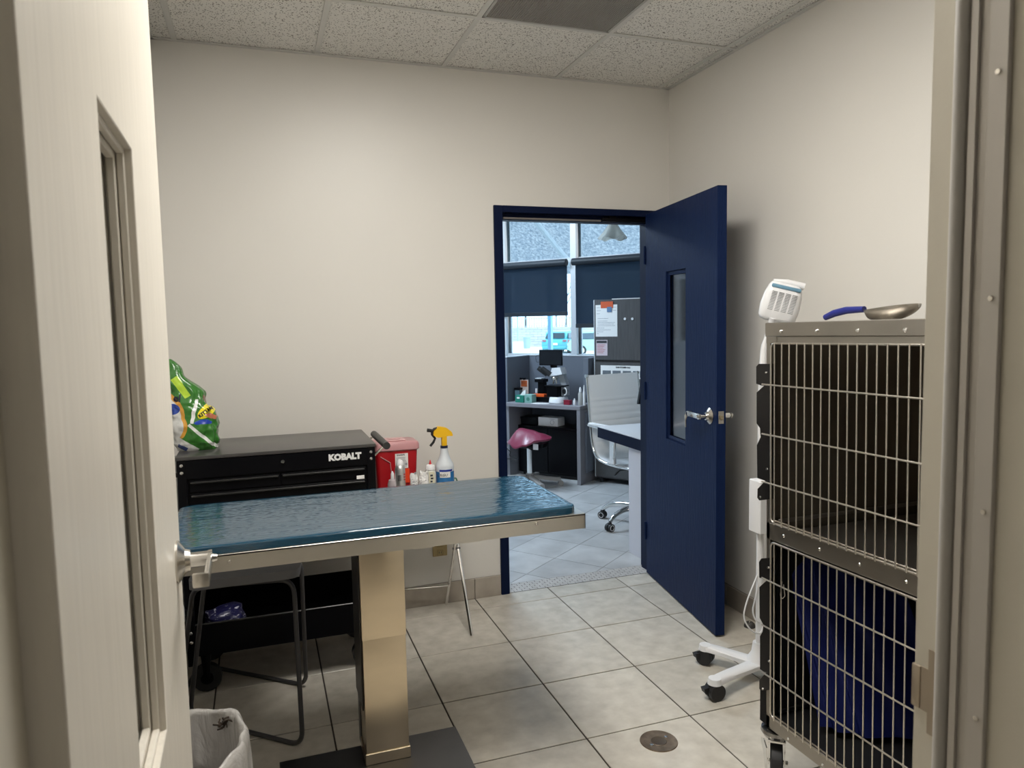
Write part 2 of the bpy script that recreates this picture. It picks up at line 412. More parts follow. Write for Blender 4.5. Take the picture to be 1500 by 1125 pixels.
# ---- baseboards of tile
bb = struct('baseboard_back', bx(XL, DX0, YB-.004, YB, 0, .108), GROUTL)
xs = [XL+.001] + [1.018+TP*k for k in (-3, -2, -1, 0)] + [DX0-.001]
for a, c in zip(xs, xs[1:]): part('tile', bx(a+.0015, c-.0015, YB-.012, YB-.004, 0, .108, bev=.002), BASET, bb, smooth=0)
bb = struct('baseboard_right', bx(XR-.004, XR, YF1, YB, 0, .105), GROUTL)
ys = [YF1+.001]+[ty0-TP*k for k in range(6, -1, -1)]+[YB-.001]
for a, c in zip(ys, ys[1:]): part('tile', bx(XR-.012, XR-.004, a+.0015, c-.0015, 0, .105, bev=.002), BASET, bb, smooth=0)
bb = struct('baseboard_left', bx(XL, XL+.004, YF1, YB, 0, .105), GROUTL)
for a, c in zip(ys, ys[1:]): part('tile', bx(XL+.004, XL+.012, a+.0015, c-.0015, 0, .105, bev=.002), BASET, bb, smooth=0)

# ---- suspended ceiling
m = bpy.data.materials.new('ceiling_tile'); m.use_nodes = True; nt = m.node_tree; n = nt.nodes; bs = n['Principled BSDF']; bs.inputs['Roughness'].default_value = .9
g = n.new('ShaderNodeNewGeometry'); vo = n.new('ShaderNodeTexVoronoi'); vo.inputs['Scale'].default_value = 115
nz = n.new('ShaderNodeTexNoise'); nz.inputs['Scale'].default_value = 60; nz.inputs['Detail'].default_value = 3
nt.links.new(g.outputs['Position'], vo.inputs['Vector']); nt.links.new(g.outputs['Position'], nz.inputs['Vector'])
ad = n.new('ShaderNodeMath'); ad.operation = 'MULTIPLY'; nt.links.new(vo.outputs['Distance'], ad.inputs[0]); nt.links.new(nz.outputs['Fac'], ad.inputs[1])
rp = n.new('ShaderNodeValToRGB'); rp.color_ramp.elements[0].position = .10; rp.color_ramp.elements[1].position = .17
rp.color_ramp.elements[0].color = (.16, .145, .125, 1); rp.color_ramp.elements[1].color = (.75, .73, .69, 1)
nt.links.new(ad.outputs[0], rp.inputs[0]); nt.links.new(rp.outputs[0], bs.inputs['Base Color'])
bp = n.new('ShaderNodeBump'); bp.inputs['Strength'].default_value = .35; bp.inputs['Distance'].default_value = .003
nt.links.new(ad.outputs[0], bp.inputs['Height']); nt.links.new(bp.outputs[0], bs.inputs['Normal']); CT = m
ceil = struct('ceiling', bx(XL, XR, YF1, YB, ZC+.02, ZC+.12), mat('ceiling_back', (.3, .3, .3), .9))
CP = .6025; cx = [XL]+[-.285+CP*k for k in range(5)]+[XR]; cyl_ = [YF1]+[2.995-CP*k for k in (3, 2, 1, 0)]+[YB]
cyl_ = sorted(set(cyl_))
for i in range(len(cx)-1):
    for j in range(len(cyl_)-1):
        xa, xb, ya, yb = cx[i], cx[i+1], cyl_[j], cyl_[j+1]
        if i == 3 and j == len(cyl_)-3: continue            # grille
        if i == 2 and j in (1, 2): continue   # troffer
        part('ceiling_tile', bx(xa+.004, xb-.004, ya+.004, yb-.004, ZC+.006, ZC+.018, bev=.003), CT, ceil, smooth=0)
for x in cx[1:-1]: part('grid_bar', bx(x-.012, x+.012, YF1, YB, ZC, ZC+.005, bev=.001), GRID, ceil)
for y in cyl_[1:-1]: part('grid_bar', bx(XL, XR, y-.012, y+.012, ZC-.0004, ZC+.0045, bev=.001), GRID, ceil)
for (a, c, d, e) in ((XL, XL+.02, YF1, YB), (XR-.02, XR, YF1, YB), (XL, XR, YB-.02, YB), (XL, XR, YF1, YF1+.02)):
    part('grid_bar', bx(a, c, d, e, ZC-.0008, ZC+.004), GRID, ceil)
# return grille
xa, xb, ya, yb = cx[3]+.013, cx[4]-.013, cyl_[-3]+.013, cyl_[-2]-.013
t = thing('ceiling_vent', 'square grey egg-crate return grille set among the speckled ceiling tiles', 'vent', ((xa+xb)/2, (ya+yb)/2, ZC))
b = B(); box(b, xa, xb, ya, ya+.012, ZC-.002, ZC+.016); box(b, xa, xb, yb-.012, yb, ZC-.002, ZC+.016); box(b, xa, xa+.012, ya, yb, ZC-.002, ZC+.016); box(b, xb-.012, xb, ya, yb, ZC-.002, ZC+.016)
VG = mat('grille_grey', (.42, .41, .39), .5, metal=.2)
part('grille_frame', b, VG, t)
b = B(); N = 62
for k in range(1, N):
    x = xa+(xb-xa)*k/N; box(b, x-.0009, x+.0009, ya+.01, yb-.01, ZC, ZC+.006)
for k in range(1, 46):
    y = ya+(yb-ya)*k/46; box(b, xa+.01, xb-.01, y-.0009, y+.0009, ZC+.001, ZC+.006)
part('grille_lattice', b, VG, t, kind='stuff', smooth=0)
part('duct_backing', bx(xa, xb, ya, yb, ZC+.016, ZC+.019), mat('duct_dark', (.26, .25, .24), .7), t)
# troffer
xa, xb, ya, yb = cx[2]+.013, cx[3]-.013, cyl_[1]+.013, cyl_[3]-.013
t = thing('ceiling_light', 'long white fluorescent troffer in the ceiling above the treatment table', 'light', ((xa+xb)/2, (ya+yb)/2, ZC))
b = B(); box(b, xa, xb, ya, ya+.025, ZC-.008, ZC+.019); box(b, xa, xb, yb-.025, yb, ZC-.008, ZC+.019); box(b, xa, xa+.025, ya, yb, ZC-.008, ZC+.019); box(b, xb-.025, xb, ya, yb, ZC-.008, ZC+.019)
part('frame', b, WHITEP, t)
part('diffuser', bx(xa+.02, xb-.02, ya+.02, yb-.02, ZC+.004, ZC+.01), mat('diffuser_glow', (.9, .9, .9), .5, emit=(1, .94, .84), estr=4.0), t)
lo.location = ((xa+xb)/2, (ya+yb)/2, ZC-.012)

# ================================================================== DOORS
HANDLE_MAT = SATIN
def lever(parent, R, d, z, side, name='handle'):
    """d: distance from hinge along leaf; side -1 = face at y=0, +1 = face at y=.044; lever points to hinge"""
    y0 = 0 if side < 0 else .044; s = side
    b = B(); rot = Matrix.Rotation(-PI/2*s, 3, 'X')
    lathe(b, [(.0, 0), (.037, 0), (.037, .003), (.030, .008), (.021, .014), (.018, .022), (.0, .022)], (d, y0, z), 28, rot=rot)
    h = part(name, b, HANDLE_MAT, parent, W=R)
    b = B(); cyl(b, (d, y0+s*.02, z), (d, y0+s*.058, z), .0135, seg=20); part('spindle', b, CHROME, h, W=R)
    b = B(); p = [(d+.014, 0), (d+.014, .0), (d-.02, 0), (d-.115, -.004)]
    box(b, d-.115, d+.015, min(y0+s*.050, y0+s*.058), max(y0+s*.050, y0+s*.058), z-.012, z+.012, bev=.003, seg=2)
    box(b, d-.122, d-.114, min(y0+s*.032, y0+s*.058), max(y0+s*.032, y0+s*.058), z-.012, z+.012, bev=.003, seg=2)
    part('lever', b, HANDLE_MAT, h, W=R)
    b = B(); cyl(b, (d, y0+s*.056, z), (d, y0+s*.066, z), .008, .006, seg=14); part('lock_button', b, CHROME, h, W=R)
    return h
def door_leaf(name, H, F, L, m, glassm, hz, lz=(.825, 1.69), l0=.337, l1=.583, deep=False):
    H = V(H); X = (V(F)-H).normalized(); Y = V((0, 0, 1)).cross(X)
    R = Matrix(((X.x, Y.x, 0, H.x), (X.y, Y.y, 0, H.y), (0, 0, 1, 0), (0, 0, 0, 1)))
    root = thing(name, None, None, H, kind='structure')
    a, c = L-l1, L-l0; z0, z1 = .008, 2.02; b = B()
    outer = [(0, z0), (L, z0), (L, z1), (0, z1)]; inner = [(a, lz[0]), (c, lz[0]), (c, lz[1]), (a, lz[1])]
    for i in range(4):
        j = (i+1) % 4
        for y in (0, .044): b.faces.new([b.verts.new((p[0], y, p[1])) for p in (outer[i], outer[j], inner[j], inner[i])])
        for q in (outer, inner): b.faces.new([b.verts.new(p) for p in ((q[i][0], 0, q[i][1]), (q[j][0], 0, q[j][1]), (q[j][0], .044, q[j][1]), (q[i][0], .044, q[i][1]))])
    bmesh.ops.remove_doubles(b, verts=b.verts, dist=1e-5)
    es = [e for e in b.edges if len(e.link_faces) == 2 and e.calc_face_angle() > .5]
    bmesh.ops.recalc_face_normals(b, faces=b.faces); bmesh.ops.bevel(b, geom=es, offset=.0012, segments=1, affect='EDGES')
    part('door_leaf', b, m, root, W=R)
    b = B()
    def ring(y0, y1, w_, bev=.0015):
        for (u0, u1, v0, v1) in ((a, a+w_, lz[0], lz[1]), (c-w_, c, lz[0], lz[1]), (a+w_, c-w_, lz[0], lz[0]+w_), (a+w_, c-w_, lz[1]-w_, lz[1])): box(b, u0, u1, y0, y1, v0, v1, bev=bev)
    gy = .030 if deep else .0205
    if deep: ring(.009, .0185, .008); ring(.0195, .030, .016); ring(.034, .041, .014)
    else: ring(.009, .019, .013); ring(.011, .017, .020); ring(.027, .037, .013); ring(.027, .033, .020)
    part('window_bead', b, m, root, W=R)
    part('glass_pane', bx(a+.006, c-.006, gy, gy+.004, lz[0]+.006, lz[1]-.006), glassm, root, W=R, smooth=0)
    lever(root, R, L-.066, hz, -1); lever(root, R, L-.066, hz, 1)
    b = bx(L-.0005, L+.001, .009, .035, hz-.028, hz+.028, bev=.0008); part('latch_plate', b, HANDLE_MAT, root, W=R)
    b = bx(L, L+.010, .015, .028, hz-.010, hz+.008, bev=.002); part('latch_bolt', b, mat('brass_bolt', (.5, .42, .28), .3, metal=1), root, W=R)
    b = B()
    for z in (.25, 1.05, 1.8): cyl(b, (-.004, -.004, z-.05), (-.004, -.004, z+.05), .006, seg=10)
    part('hinge', b, m, root, W=R)
    return root, R
GL1 = glass_mat('door_glass', (.93, .93, .92), .05, fres=.25)
d1, R1 = door_leaf('door_1', (-.1405, .575, 0), (-.1535, 1.452, 0), .877, BEIGE, GL1, 1.038, lz=(.875, 1.69), deep=True)
a_ = onz(1048, 934); hg = V((2.040, 3.60, 0))
d2, R2 = door_leaf('door_2', hg, a_, (a_-hg).length, NAVY, glass_mat('navy_door_glass', (.78, .78, .80), .10, .06, .5), 1.008)
# keys in the navy door
L2 = (a_-hg).length
kx = L2-.066-.108
t = thing('keys', 'small bunch of brass keys hanging from the lever of the navy door', 'keys', R2 @ V((kx, -.07, 1.008)))
b = B(); tube(b, [(kx+.013*math.cos(q*PI/8), -.064, 1.006+.013*math.sin(q*PI/8)) for q in range(16)], .0012, 6, closed=True); part('key_ring', b, CHROME, t, W=R2)
for k_, (dx, dz) in enumerate(((0, -.016), (.006, -.010))):
    b = B(); cyl(b, (kx+dx, -.068-.004*k_, 1.006+dz), (kx+dx, -.070-.004*k_, 1.006+dz), .011, seg=14)
    box(b, kx+dx-.004, kx+dx+.003, -.0705-.004*k_, -.068-.004*k_, 1.006+dz-.045, 1.006+dz-.008); box(b, kx+dx+.003, kx+dx+.005, -.0705-.004*k_, -.068-.004*k_, 1.006+dz-.040, 1.006+dz-.028)
    part('key', b, mat('key_brass', (.52, .42, .30), .3, metal=1), t, W=R2)
# navy frame
b = B()
for (u0, u1, v0, v1) in ((DX0, DX0+.046, 0, DZ), (DX1-.046, DX1, 0, DZ)):
    box(b, u0, u1, YB-.014, YB+.134, v0, v1, bev=.002)
box(b, DX0+.046, DX1-.046, YB-.014, YB+.134, DZ-.034, DZ, bev=.002)
box(b, DX0+.046, DX0+.060, YB+.04, YB+.10, 0, DZ-.02); box(b, DX1-.060, DX1-.046, YB+.04, YB+.10, 0, DZ-.02); box(b, DX0+.06, DX1-.06, YB+.035, YB+.10, DZ-.066, DZ-.02)
struct('trim_1', b, NAVYF)
st_ = thing('overhead_holder', 'dark overhead door holder rail under the head of the navy frame', 'door holder', (1.9, YB+.03, 1.97))
part('rail', bx(1.79, 2.07, YB+.010, YB+.034, 1.980, 2.000, bev=.002), BLACKP, st_)
part('bracket', bx(1.83, 1.87, YB+.008, YB+.036, 2.000, 2.010), BLACKP, st_)
part('felt_strip', bx(DX0+.062, 1.785, YB+.022, YB+.034, 1.980, 1.989), mat('brown_strip', (.16, .14, .13), .6), st_)
# beige frame of the near doorway
b = B()
box(b, JX1, JX1+.05, .50, .662, 0, 2.10, bev=.0015)          # rabbet side
box(b, JX1-.016, JX1, .46, .606, 0, 2.06)                   # stop
box(b, JX1, JX1+.09, .46, .50, 0, 2.12, bev=.0015)
box(b, JX0-.05, JX0, .50, .575, 0, 2.10, bev=.0015); box(b, JX0-.09, JX0, .46, .50, 0, 2.12, bev=.0015)
box(b, JX0-.05, JX1+.05, .46, .662, 2.06, 2.12)
fr = struct('trim_2', b, FRAMEP)
b = B(); tube(b, [(JX1-.018, .606, .0), (JX1-.018, .606, 1.03), (JX1-.018, .606, 2.05)], .0095, 12); part('bulb_seal', b, SEAL, fr)
b = bx(JX1-.0195, JX1-.016, .553, .594, .004, 2.055, bev=.0008); box(b, JX1-.0235, JX1-.019, .586, .594, .004, 2.055); box(b, JX1-.0215, JX1-.019, .553, .575, .004, 2.055, bev=.001); part('seal_retainer', b, SEALM, fr)
for (u, v) in ((1463, 105), (1452, 437), (1441, 750), (1430, 1052)):
    P = onx(u, v, JX1-.0215); b = B(); cyl(b, (JX1-.020, P.y, P.z), (JX1-.0235, P.y, P.z), .0036, .0026, seg=12); part('screw', b, SATIN, fr)
# strike plate
P0 = onx(1362, 985, JX1)
b = B(); zc = onx(1362, 1010, JX1).z
prism(b, [(.600, zc-.056), (.641, zc-.056), (.641, zc-.030), (.652, zc-.030), (.652, zc+.024), (.641, zc+.024), (.641, zc+.050), (.600, zc+.050)], lambda y, z: (JX1+.0005, y, z), lambda y, z: (JX1-.0015, y, z))
sp = part('strike_plate', b, mat('strike_bronze', (.42, .36, .29), .35, metal=.9), fr)
part('strike_lip', bx(JX1-.003, JX1+.006, .651, .6635, zc-.030, zc+.024, bev=.002, seg=2), MATS['strike_bronze'], sp)
part('strike_hole', bx(JX1-.0018, JX1-.0008, .618, .630, zc-.016, zc+.014), INK, sp)

# ================================================================== TREATMENT TABLE
TX0, TX1, TY0, TY1, TZ = -.272, .940, 2.038, 2.600, .85
t = thing('treatment_table', 'steel pedestal treatment table with a dark blue padded top in the middle of the room', 'table', (.341, 2.36, 0))
TPT = t
b = B(); box(b, TX0, TX1, TY0, TY1, TZ-.006, TZ, bev=.001)
box(b, TX0, TX1, TY0, TY0+.003, TZ-.047, TZ-.001); box(b, TX0, TX1, TY1-.003, TY1, TZ-.047, TZ-.001)
box(b, TX0, TX0+.003, TY0, TY1, TZ-.047, TZ-.001); box(b, TX1-.003, TX1, TY0, TY1, TZ-.047, TZ-.001)
part('steel_tray', b, STEEL, t)
def rrect(x0, x1, y0, y1, r, n=6):
    out = []
    for (cx_, cy__, a0) in ((x1-r, y1-r, 0), (x0+r, y1-r, PI/2), (x0+r, y0+r, PI), (x1-r, y0+r, 1.5*PI)):
        for k in range(n+1): a = a0+PI/2*k/n; out.append((cx_+r*math.cos(a), cy__+r*math.sin(a)))
    return out
PADM = bpy.data.materials.new('pad_vinyl'); PADM.use_nodes = True; nt = PADM.node_tree; n = nt.nodes; bs = n['Principled BSDF']
bs.inputs['Base Color'].default_value = (.008, .050, .090, 1); bs.inputs['Roughness'].default_value = .10; bs.inputs['Specular IOR Level'].default_value = .95
co = n.new('ShaderNodeTexCoord'); mp = n.new('ShaderNodeMapping'); mp.inputs['Scale'].default_value = (.42, 1.5, 1)
t1 = n.new('ShaderNodeTexVoronoi'); t1.feature = 'SMOOTH_F1'; t1.inputs['Scale'].default_value = 95; t2 = n.new('ShaderNodeTexNoise'); t2.inputs['Scale'].default_value = 14; t2.inputs['Detail'].default_value = 3
nt.links.new(co.outputs['Object'], mp.inputs[0]); nt.links.new(mp.outputs[0], t1.inputs['Vector']); nt.links.new(mp.outputs[0], t2.inputs['Vector'])
b1 = n.new('ShaderNodeBump'); b1.inputs['Strength'].default_value = .20; b1.inputs['Distance'].default_value = .004
b2 = n.new('ShaderNodeBump'); b2.inputs['Strength'].default_value = .15; b2.inputs['Distance'].default_value = .02
nt.links.new(t1.outputs['Distance'], b1.inputs['Height']); nt.links.new(t2.outputs['Fac'], b2.inputs['Height'])
nt.links.new(b2.outputs[0], b1.inputs['Normal']); nt.links.new(b1.outputs[0], bs.inputs['Normal'])
b = B(); P = rrect(-.262, .920, 2.047, 2.562, .04)
PC = (.329, 2.305)
rings = []
for (ins, z) in ((0, .8505), (0, .867), (.001, .8705), (.004, .8725), (.02, .873)):
    rings.append([b.verts.new((PC[0]+(x-PC[0])*(1-ins/.56), PC[1]+(y-PC[1])*(1-ins/.257), z)) for x, y in P])
for A, C in zip(rings, rings[1:]):
    for k in range(len(P)): b.faces.new((A[k], A[(k+1) % len(P)], C[(k+1) % len(P)], C[k]))
b.faces.new(rings[0][::-1]); b.faces.new(rings[-1]); part('pad', b, PADM, t, smooth=50)
# screws, lever under the rim
for (u, v) in ((786, 767), (336, 823)):
    q = ony(u, v, TY0); b = B(); cyl(b, (q.x, TY0, q.z), (q.x, TY0-.004, q.z), .0055, .004, seg=14); part('screw', b, SATIN, t)
b = B()
for u in (620, 690): q = ony(u, 792-(u-597)*.115, TY0+.02); part('bracket', bx(q.x-.03, q.x+.03, TY0+.01, TY0+.05, TZ-.052, TZ-.046), STEEL, t)
# column: telescoping
CX0, CX1, CY0, CY1 = .272, .412, 2.295, 2.405
part('base_plate', bx(.004, .600, 2.02, 2.418, .0, .022, bev=.0015), DARKSTEEL, t)
part('column', bx(CX0, CX1, CY0, CY1, .022, .58, bev=.003, seg=2), COLUMN, t)
part('column_sleeve', bx(CX0-.0015, CX1+.0015, CY0-.0015, CY1+.0015, .44, TZ-.05, bev=.003, seg=2), COLUMN, t)
part('column_flange', bx(CX0-.004, CX1+.004, CY0-.004, CY1+.004, .022, .060, bev=.002), COLUMN, t)
part('sleeve_dark_side', bx(CX0-.006, CX0-.0015, CY0+.012, CY1+.07, .20, TZ-.05, bev=.002), mat('sleeve_shade', (.07, .065, .06), .4, metal=.6), t)  # dark plate: shade of the sleeve's left side put into the colour
part('rear_channel', bx(CX0-.003, CX0+.03, CY1, CY1+.055, .022, .5, bev=.003), DARKSTEEL, t)
b = B(); box(b, TX0+.1, TX1-.1, 2.28, 2.44, TZ-.05, TZ-.03); part('under_frame', b, DARKSTEEL, t)

# ================================================================== TOOL CART
X0, X1, Y0, Y1 = -.312, .434, 2.99, 3.42; Z1 = .962; Zb = .60
t = thing('tool_cart', 'black rolling tool cart with flat lid and drawers against the back wall', 'tool cart', ((X0+X1)/2, (Y0+Y1)/2, 0)); cart = t
part('cabinet_body', bx(X0, X1, Y0+.012, Y1, Zb, Z1-.012, bev=.002), BLACKP, t)
part('lid', bx(X0-.004, X1+.004, Y0-.002, Y1+.004, Z1-.014, Z1, bev=.003, seg=2), BLACKT, t)
b = bx(X0+.03, X1-.03, Y0+.001, Y0+.014, .875, Z1-.016, bev=.001); fp = part('front_panel', b, BLACKP, t)
for xx in (X0, X1-.032):
    po = part('post', bx(xx, xx+.032, Y0, Y0+.02, .14, Z1-.014, bev=.001), BLACKP, t)
    part('post', bx(xx, xx+.032, Y1-.02, Y1, .14, Z1-.014, bev=.001), BLACKP, t)
    for z in (.928, .900, .272, .235):
        part('bolt', lathe(B(), [(0, -.001), (.0065, -.001), (.0065, .001), (.004, .0035), (0, .004)], (xx+.016, Y0, z), 12, rot=Matrix.Rotation(PI/2, 3, 'X')), CHROME, po)
xm = (X0+X1)/2
for (xa, xb, za, zb) in ((X0+.04, xm-.003, .822, .868), (xm+.003, X1-.04, .822, .868), (X0+.04, X1-.04, .745, .816), (X0+.04, X1-.04, .61, .739)):
    dr = part('drawer', bx(xa, xb, Y0+.004, Y0+.02, za, zb, bev=.0015), BLACKP, t)
    part('drawer_pull', bx(xa+.005, xb-.005, Y0-.008, Y0+.006, zb-.012, zb-.004, bev=.002), mat('pull_black', (.02, .02, .02), .25), dr)
b = B(); cyl(b, (.071, Y0+.001, .916), (.071, Y0-.004, .916), .008, .007, seg=16); cyl(b, (.071, Y0-.004, .916), (.071, Y0-.006, .916), .004, seg=10); part('lock', b, CHROME, t)
text('KOBALT', .034, (.312, Y0-.0005, .9155), (1, 0, 0), (0, 0, 1), WHITEI, t, depth=.001, bold=.0022, name='maker_lettering')
part('tag_sticker', bx(.355, .386, Y0-.010, Y0-.0085, .822, .836), WHITE, t)
# lower tray
b = B(); box(b, X0+.002, X1-.002, Y0+.004, Y1-.004, .175, .185); box(b, X0+.002, X1-.002, Y0+.003, Y0+.008, .175, .300); box(b, X0+.002, X1-.002, Y1-.008, Y1-.003, .175, .300)
box(b, X0+.001, X0+.006, Y0, Y1, .175, .300); box(b, X1-.006, X1-.001, Y0, Y1, .175, .300)
part('lower_tray', b, BLACKP, t)
part('tray_rim', bx(X0+.03, X1-.03, Y0+.0, Y0+.010, .297, .303, bev=.001), mat('pull_black', (.02, .02, .02), .25), t)
def caster(parent, x, y, r, ztop, m1=BLACKR, m2=SATIN, ang=0., name='caster', wd=.022):
    b = B(); ca, sa = math.cos(ang), math.sin(ang)
    cyl(b, (x-sa*wd/2*1, y+ca*wd/2, r), (x+sa*wd/2, y-ca*wd/2, r), r, seg=20)
    w_ = part(name, b, m1, parent)
    b = B(); cyl(b, (x-sa*(wd/2+.003), y+ca*(wd/2+.003), r), (x+sa*(wd/2+.003), y-ca*(wd/2+.003), r), r*.45, seg=14)
    cyl(b, (x, y, ztop-.012), (x, y, ztop), r*.5, seg=14)
    for q in (-1, 1):
        px, py = x-sa*q*(wd/2+.003), y+ca*q*(wd/2+.003)
        cyl(b, (px, py, r), (px+ca*.0, py+sa*.0, ztop-.008), r*.22, r*.4, seg=6)
    part('caster_fork', b, m2, w_); return w_
for (x, y) in ((X0+.06, Y0+.08), (X1-.06, Y0+.08), (X0+.06, Y1-.06), (X1-.06, Y1-.06)): caster(t, x, y, .055, .175, m2=BLACKP, wd=.03)
b = B(); q0, q1 = ony(566, 652, 3.02), ony(543, 638, 3.33)
cyl(b, (X1+.052, 3.01, .945), (X1+.052, 3.36, .945), .0155, seg=20); hn = part('push_handle', b, mat('handle_grip', (.03, .03, .028), .45), t)
for y in (3.04, 3.34): part('handle_bracket', cyl(B(), (X1, y, .90), (X1+.052, y, .945), .005, seg=8), SATIN, hn)
b = B(); cyl(b, (X0-.035, 3.02, .85), (X0-.035, 3.10, .85), .016, seg=20); sk = part('side_roller', b, BLACKR, t)
part('roller_cap', cyl(B(), (X0-.035, 3.012, .85), (X0-.035, 3.02, .85), .013, seg=20), CHROME, sk); part('roller_collar', cyl(B(), (X0-.035, 3.10, .85), (X0-.035, 3.115, .85), .019, seg=20), CHROME, sk)
b = B(); cyl(b, (X0-.046, 3.12, .905), (X0-.046, 3.135, .905), .052, seg=32); part('side_disc', b, mat('disc_grey', (.34, .34, .32), .4), t)
part('disc_bracket', bx(X0-.05, X0+.002, 3.10, 3.137, .865, .88), BLACKP, t)

# ---- litter bag on the cart
bx0, by0, bz0 = -.250, 3.185, Z1
levels = [(0, .00, .075, .060), (.03, -.005, .088, .078), (.08, -.01, .092, .085), (.14, -.012, .090, .080), (.19, -.025, .078, .068), (.225, -.038, .066, .055), (.27, -.052, .052, .045), (.31, -.070, .034, .032), (.345, -.084, .016, .020), (.365, -.092, .012, .012)]
def bagf(u, v):
    k = v*(len(levels)-1); i = min(int(k), len(levels)-2); f = k-i; f = f*f*(3-2*f)
    A, C = levels[i], levels[i+1]; z = A[0]+(C[0]-A[0])*f; ox = A[1]+(C[1]-A[1])*f; rx = A[2]+(C[2]-A[2])*f; ry = A[3]+(C[3]-A[3])*f
    a = 2*PI*u; ca, sa = math.cos(a), math.sin(a)
    e = lambda q: math.copysign(abs(q)**.75, q)
    wr = 1+.09*noise.noise(V((ca*2.2, sa*2.2, z*26)))+.075*noise.noise(V((ca*5, sa*5, z*44+3)))-.06*abs(noise.noise(V((ca*3+5, sa*3, z*18))))
    x = ox+rx*e(ca)*wr; y = ry*e(sa)*wr
    if z > .17: x += .012*math.sin(z*60)
    return (bx0+x, by0+y, bz0+z)
b = B(); vs = grid_surf(b, bagf, 110, 90, True); b.faces.new([r[0] for r in vs][::-1]); b.faces.new([r[-1] for r in vs])
G1 = (.035, .17, .022)
lay = [((0, 2), -.105, .135, .075, .105, .25, (.62, .30, .04), .03, True), ((0, 2), -.108, .13, .065, .095, .25, (.62, .62, .60), .03, True),
       ((0, 2), -.083, .172, .034, .020, -.2, (.015, .05, .30), .02, True), ((0, 2), -.045, .255, .013, .045, .55, (.42, .62, .04), .015, False),
       ((0, 2), .048, .158, .042, .022, .62, (.85, .72, .02), .006, True), ((0, 2), .030, .113, .030, .010, -.2, (.02, .06, .42), .03, True),
       ((0, 2), .060, .135, .022, .010, -.5, (.55, .18, .10), .03, True), ((0, 2), .055, .195, .028, .014, -.7, (.22, .12, .08), .04, True),
       ((0, 2), -.055, .020, .062, .030, -.62, (.62, .62, .60), .012, False), ((0, 2), -.050, .018, .018, .008, -.5, (.05, .08, .25), .02, False),
       ((0, 2), .03, .055, .075, .006, -.80, (.75, .76, .74), .004, False), ((0, 2), .0, .16, .006, .045, -.2, (.75, .76, .74), .02, False)]
lay = [(a, c, d+0, e, f, g, h, i, j) for (a, c, d, e, f, g, h, i, j) in lay]
lb = single('litter_bag', b, mask_mat('litter_bag_print', G1, lay, .25, bump=.5, bscale=26, coat=.3), 'green printed plastic litter bag slumped on the left end of the black cart', 'bag', origin=(bx0, by0, bz0), smooth=60)
from mathutils.bvhtree import BVHTree
def wrap_on(txt, target, off=.0012):
    """lay a flat print onto the surface in front of it (both in the target's local frame)"""
    me = target.data; T = BVHTree.FromPolygons([v.co for v in me.vertices], [p.vertices for p in me.polygons])
    for v in txt.data.vertices:
        h = T.ray_cast(V((v.co.x, -1, v.co.z)), V((0, 1, 0)))
        if h[0] is not None: v.co.y = h[0].y-off-(.0006 if v.co.y < 0 else 0)
t_ = text('KITTEN', .0185, (bx0+.043, by0-.09, bz0+.155), (.83, 0, .55), (-.55, 0, .83), INK, lb, bold=.0008); wrap_on(t_, lb)
t_ = text('el', .040, (bx0-.060, by0-.09, bz0+.212), (1, 0, -.12), (.12, 0, 1), mat('navy_ink', (.02, .02, .06), .5), lb, bold=.001); wrap_on(t_, lb)

# ---- blue absorbent pack and canister on / beside the lower tray
def blob(name, c, r, seed, amp, m, label, cat, group=None, sub=3, flat=None):
    b = B(); bmesh.ops.create_icosphere(b, subdivisions=sub, radius=1)
    for v in b.verts:
        p = v.co.copy(); k = 1+amp*noise.noise(p*1.8+V((seed, 0, 0)))+amp*.5*noise.noise(p*4.5+V((0, seed, 0)))
        for i in range(3): p[i] = math.copysign(abs(p[i])**.7, p[i])
        v.co = V((p.x*r[0]*k, p.y*r[1]*k, max(p.z*r[2]*k, -r[2])+r[2]))
    return single(name, b, m, label, cat, group, smooth=70) if c is None else _loc(single(name, b, m, label, cat, group, smooth=70), c)
def _loc(o, c): o.location = c; return o
NP = mat('navy_wrapper', (.008, .008, .06), .42, bump=.9, bscale=26)
nt = NP.node_tree; n = nt.nodes; bs = n['Principled BSDF']
co = n.new('ShaderNodeTexCoord'); mp = n.new('ShaderNodeMapping'); mp.inputs['Rotation'].default_value = (0, .8, 0); mp.inputs['Scale'].default_value = (30, 30, 140)
wv = n.new('ShaderNodeTexNoise'); wv.inputs['Scale'].default_value = 1.3; wv.inputs['Detail'].default_value = 3
rp = n.new('ShaderNodeValToRGB'); rp.color_ramp.elements[0].position = .60; rp.color_ramp.elements[1].position = .63
rp.color_ramp.elements[0].color = (.007, .007, .055, 1); rp.color_ramp.elements[1].color = (.5, .5, .58, 1)
nt.links.new(co.outputs['Object'], mp.inputs[0]); nt.links.new(mp.outputs[0], wv.inputs[0]); nt.links.new(wv.outputs[0], rp.inputs[0]); nt.links.new(rp.outputs[0], bs.inputs['Base Color'])
blob('absorbent_pack', (-.182, 3.12, .186), (.080, .07, .062), 3, .38, NP, 'crumpled navy plastic pack with white script on the lower cart tray', 'pack')
cq = ony(268, 889, 2.965)
t = thing('canister', 'small round white canister with printed cap beside the cart, next to the beige door edge', 'canister', (-.340, 2.955, .335))
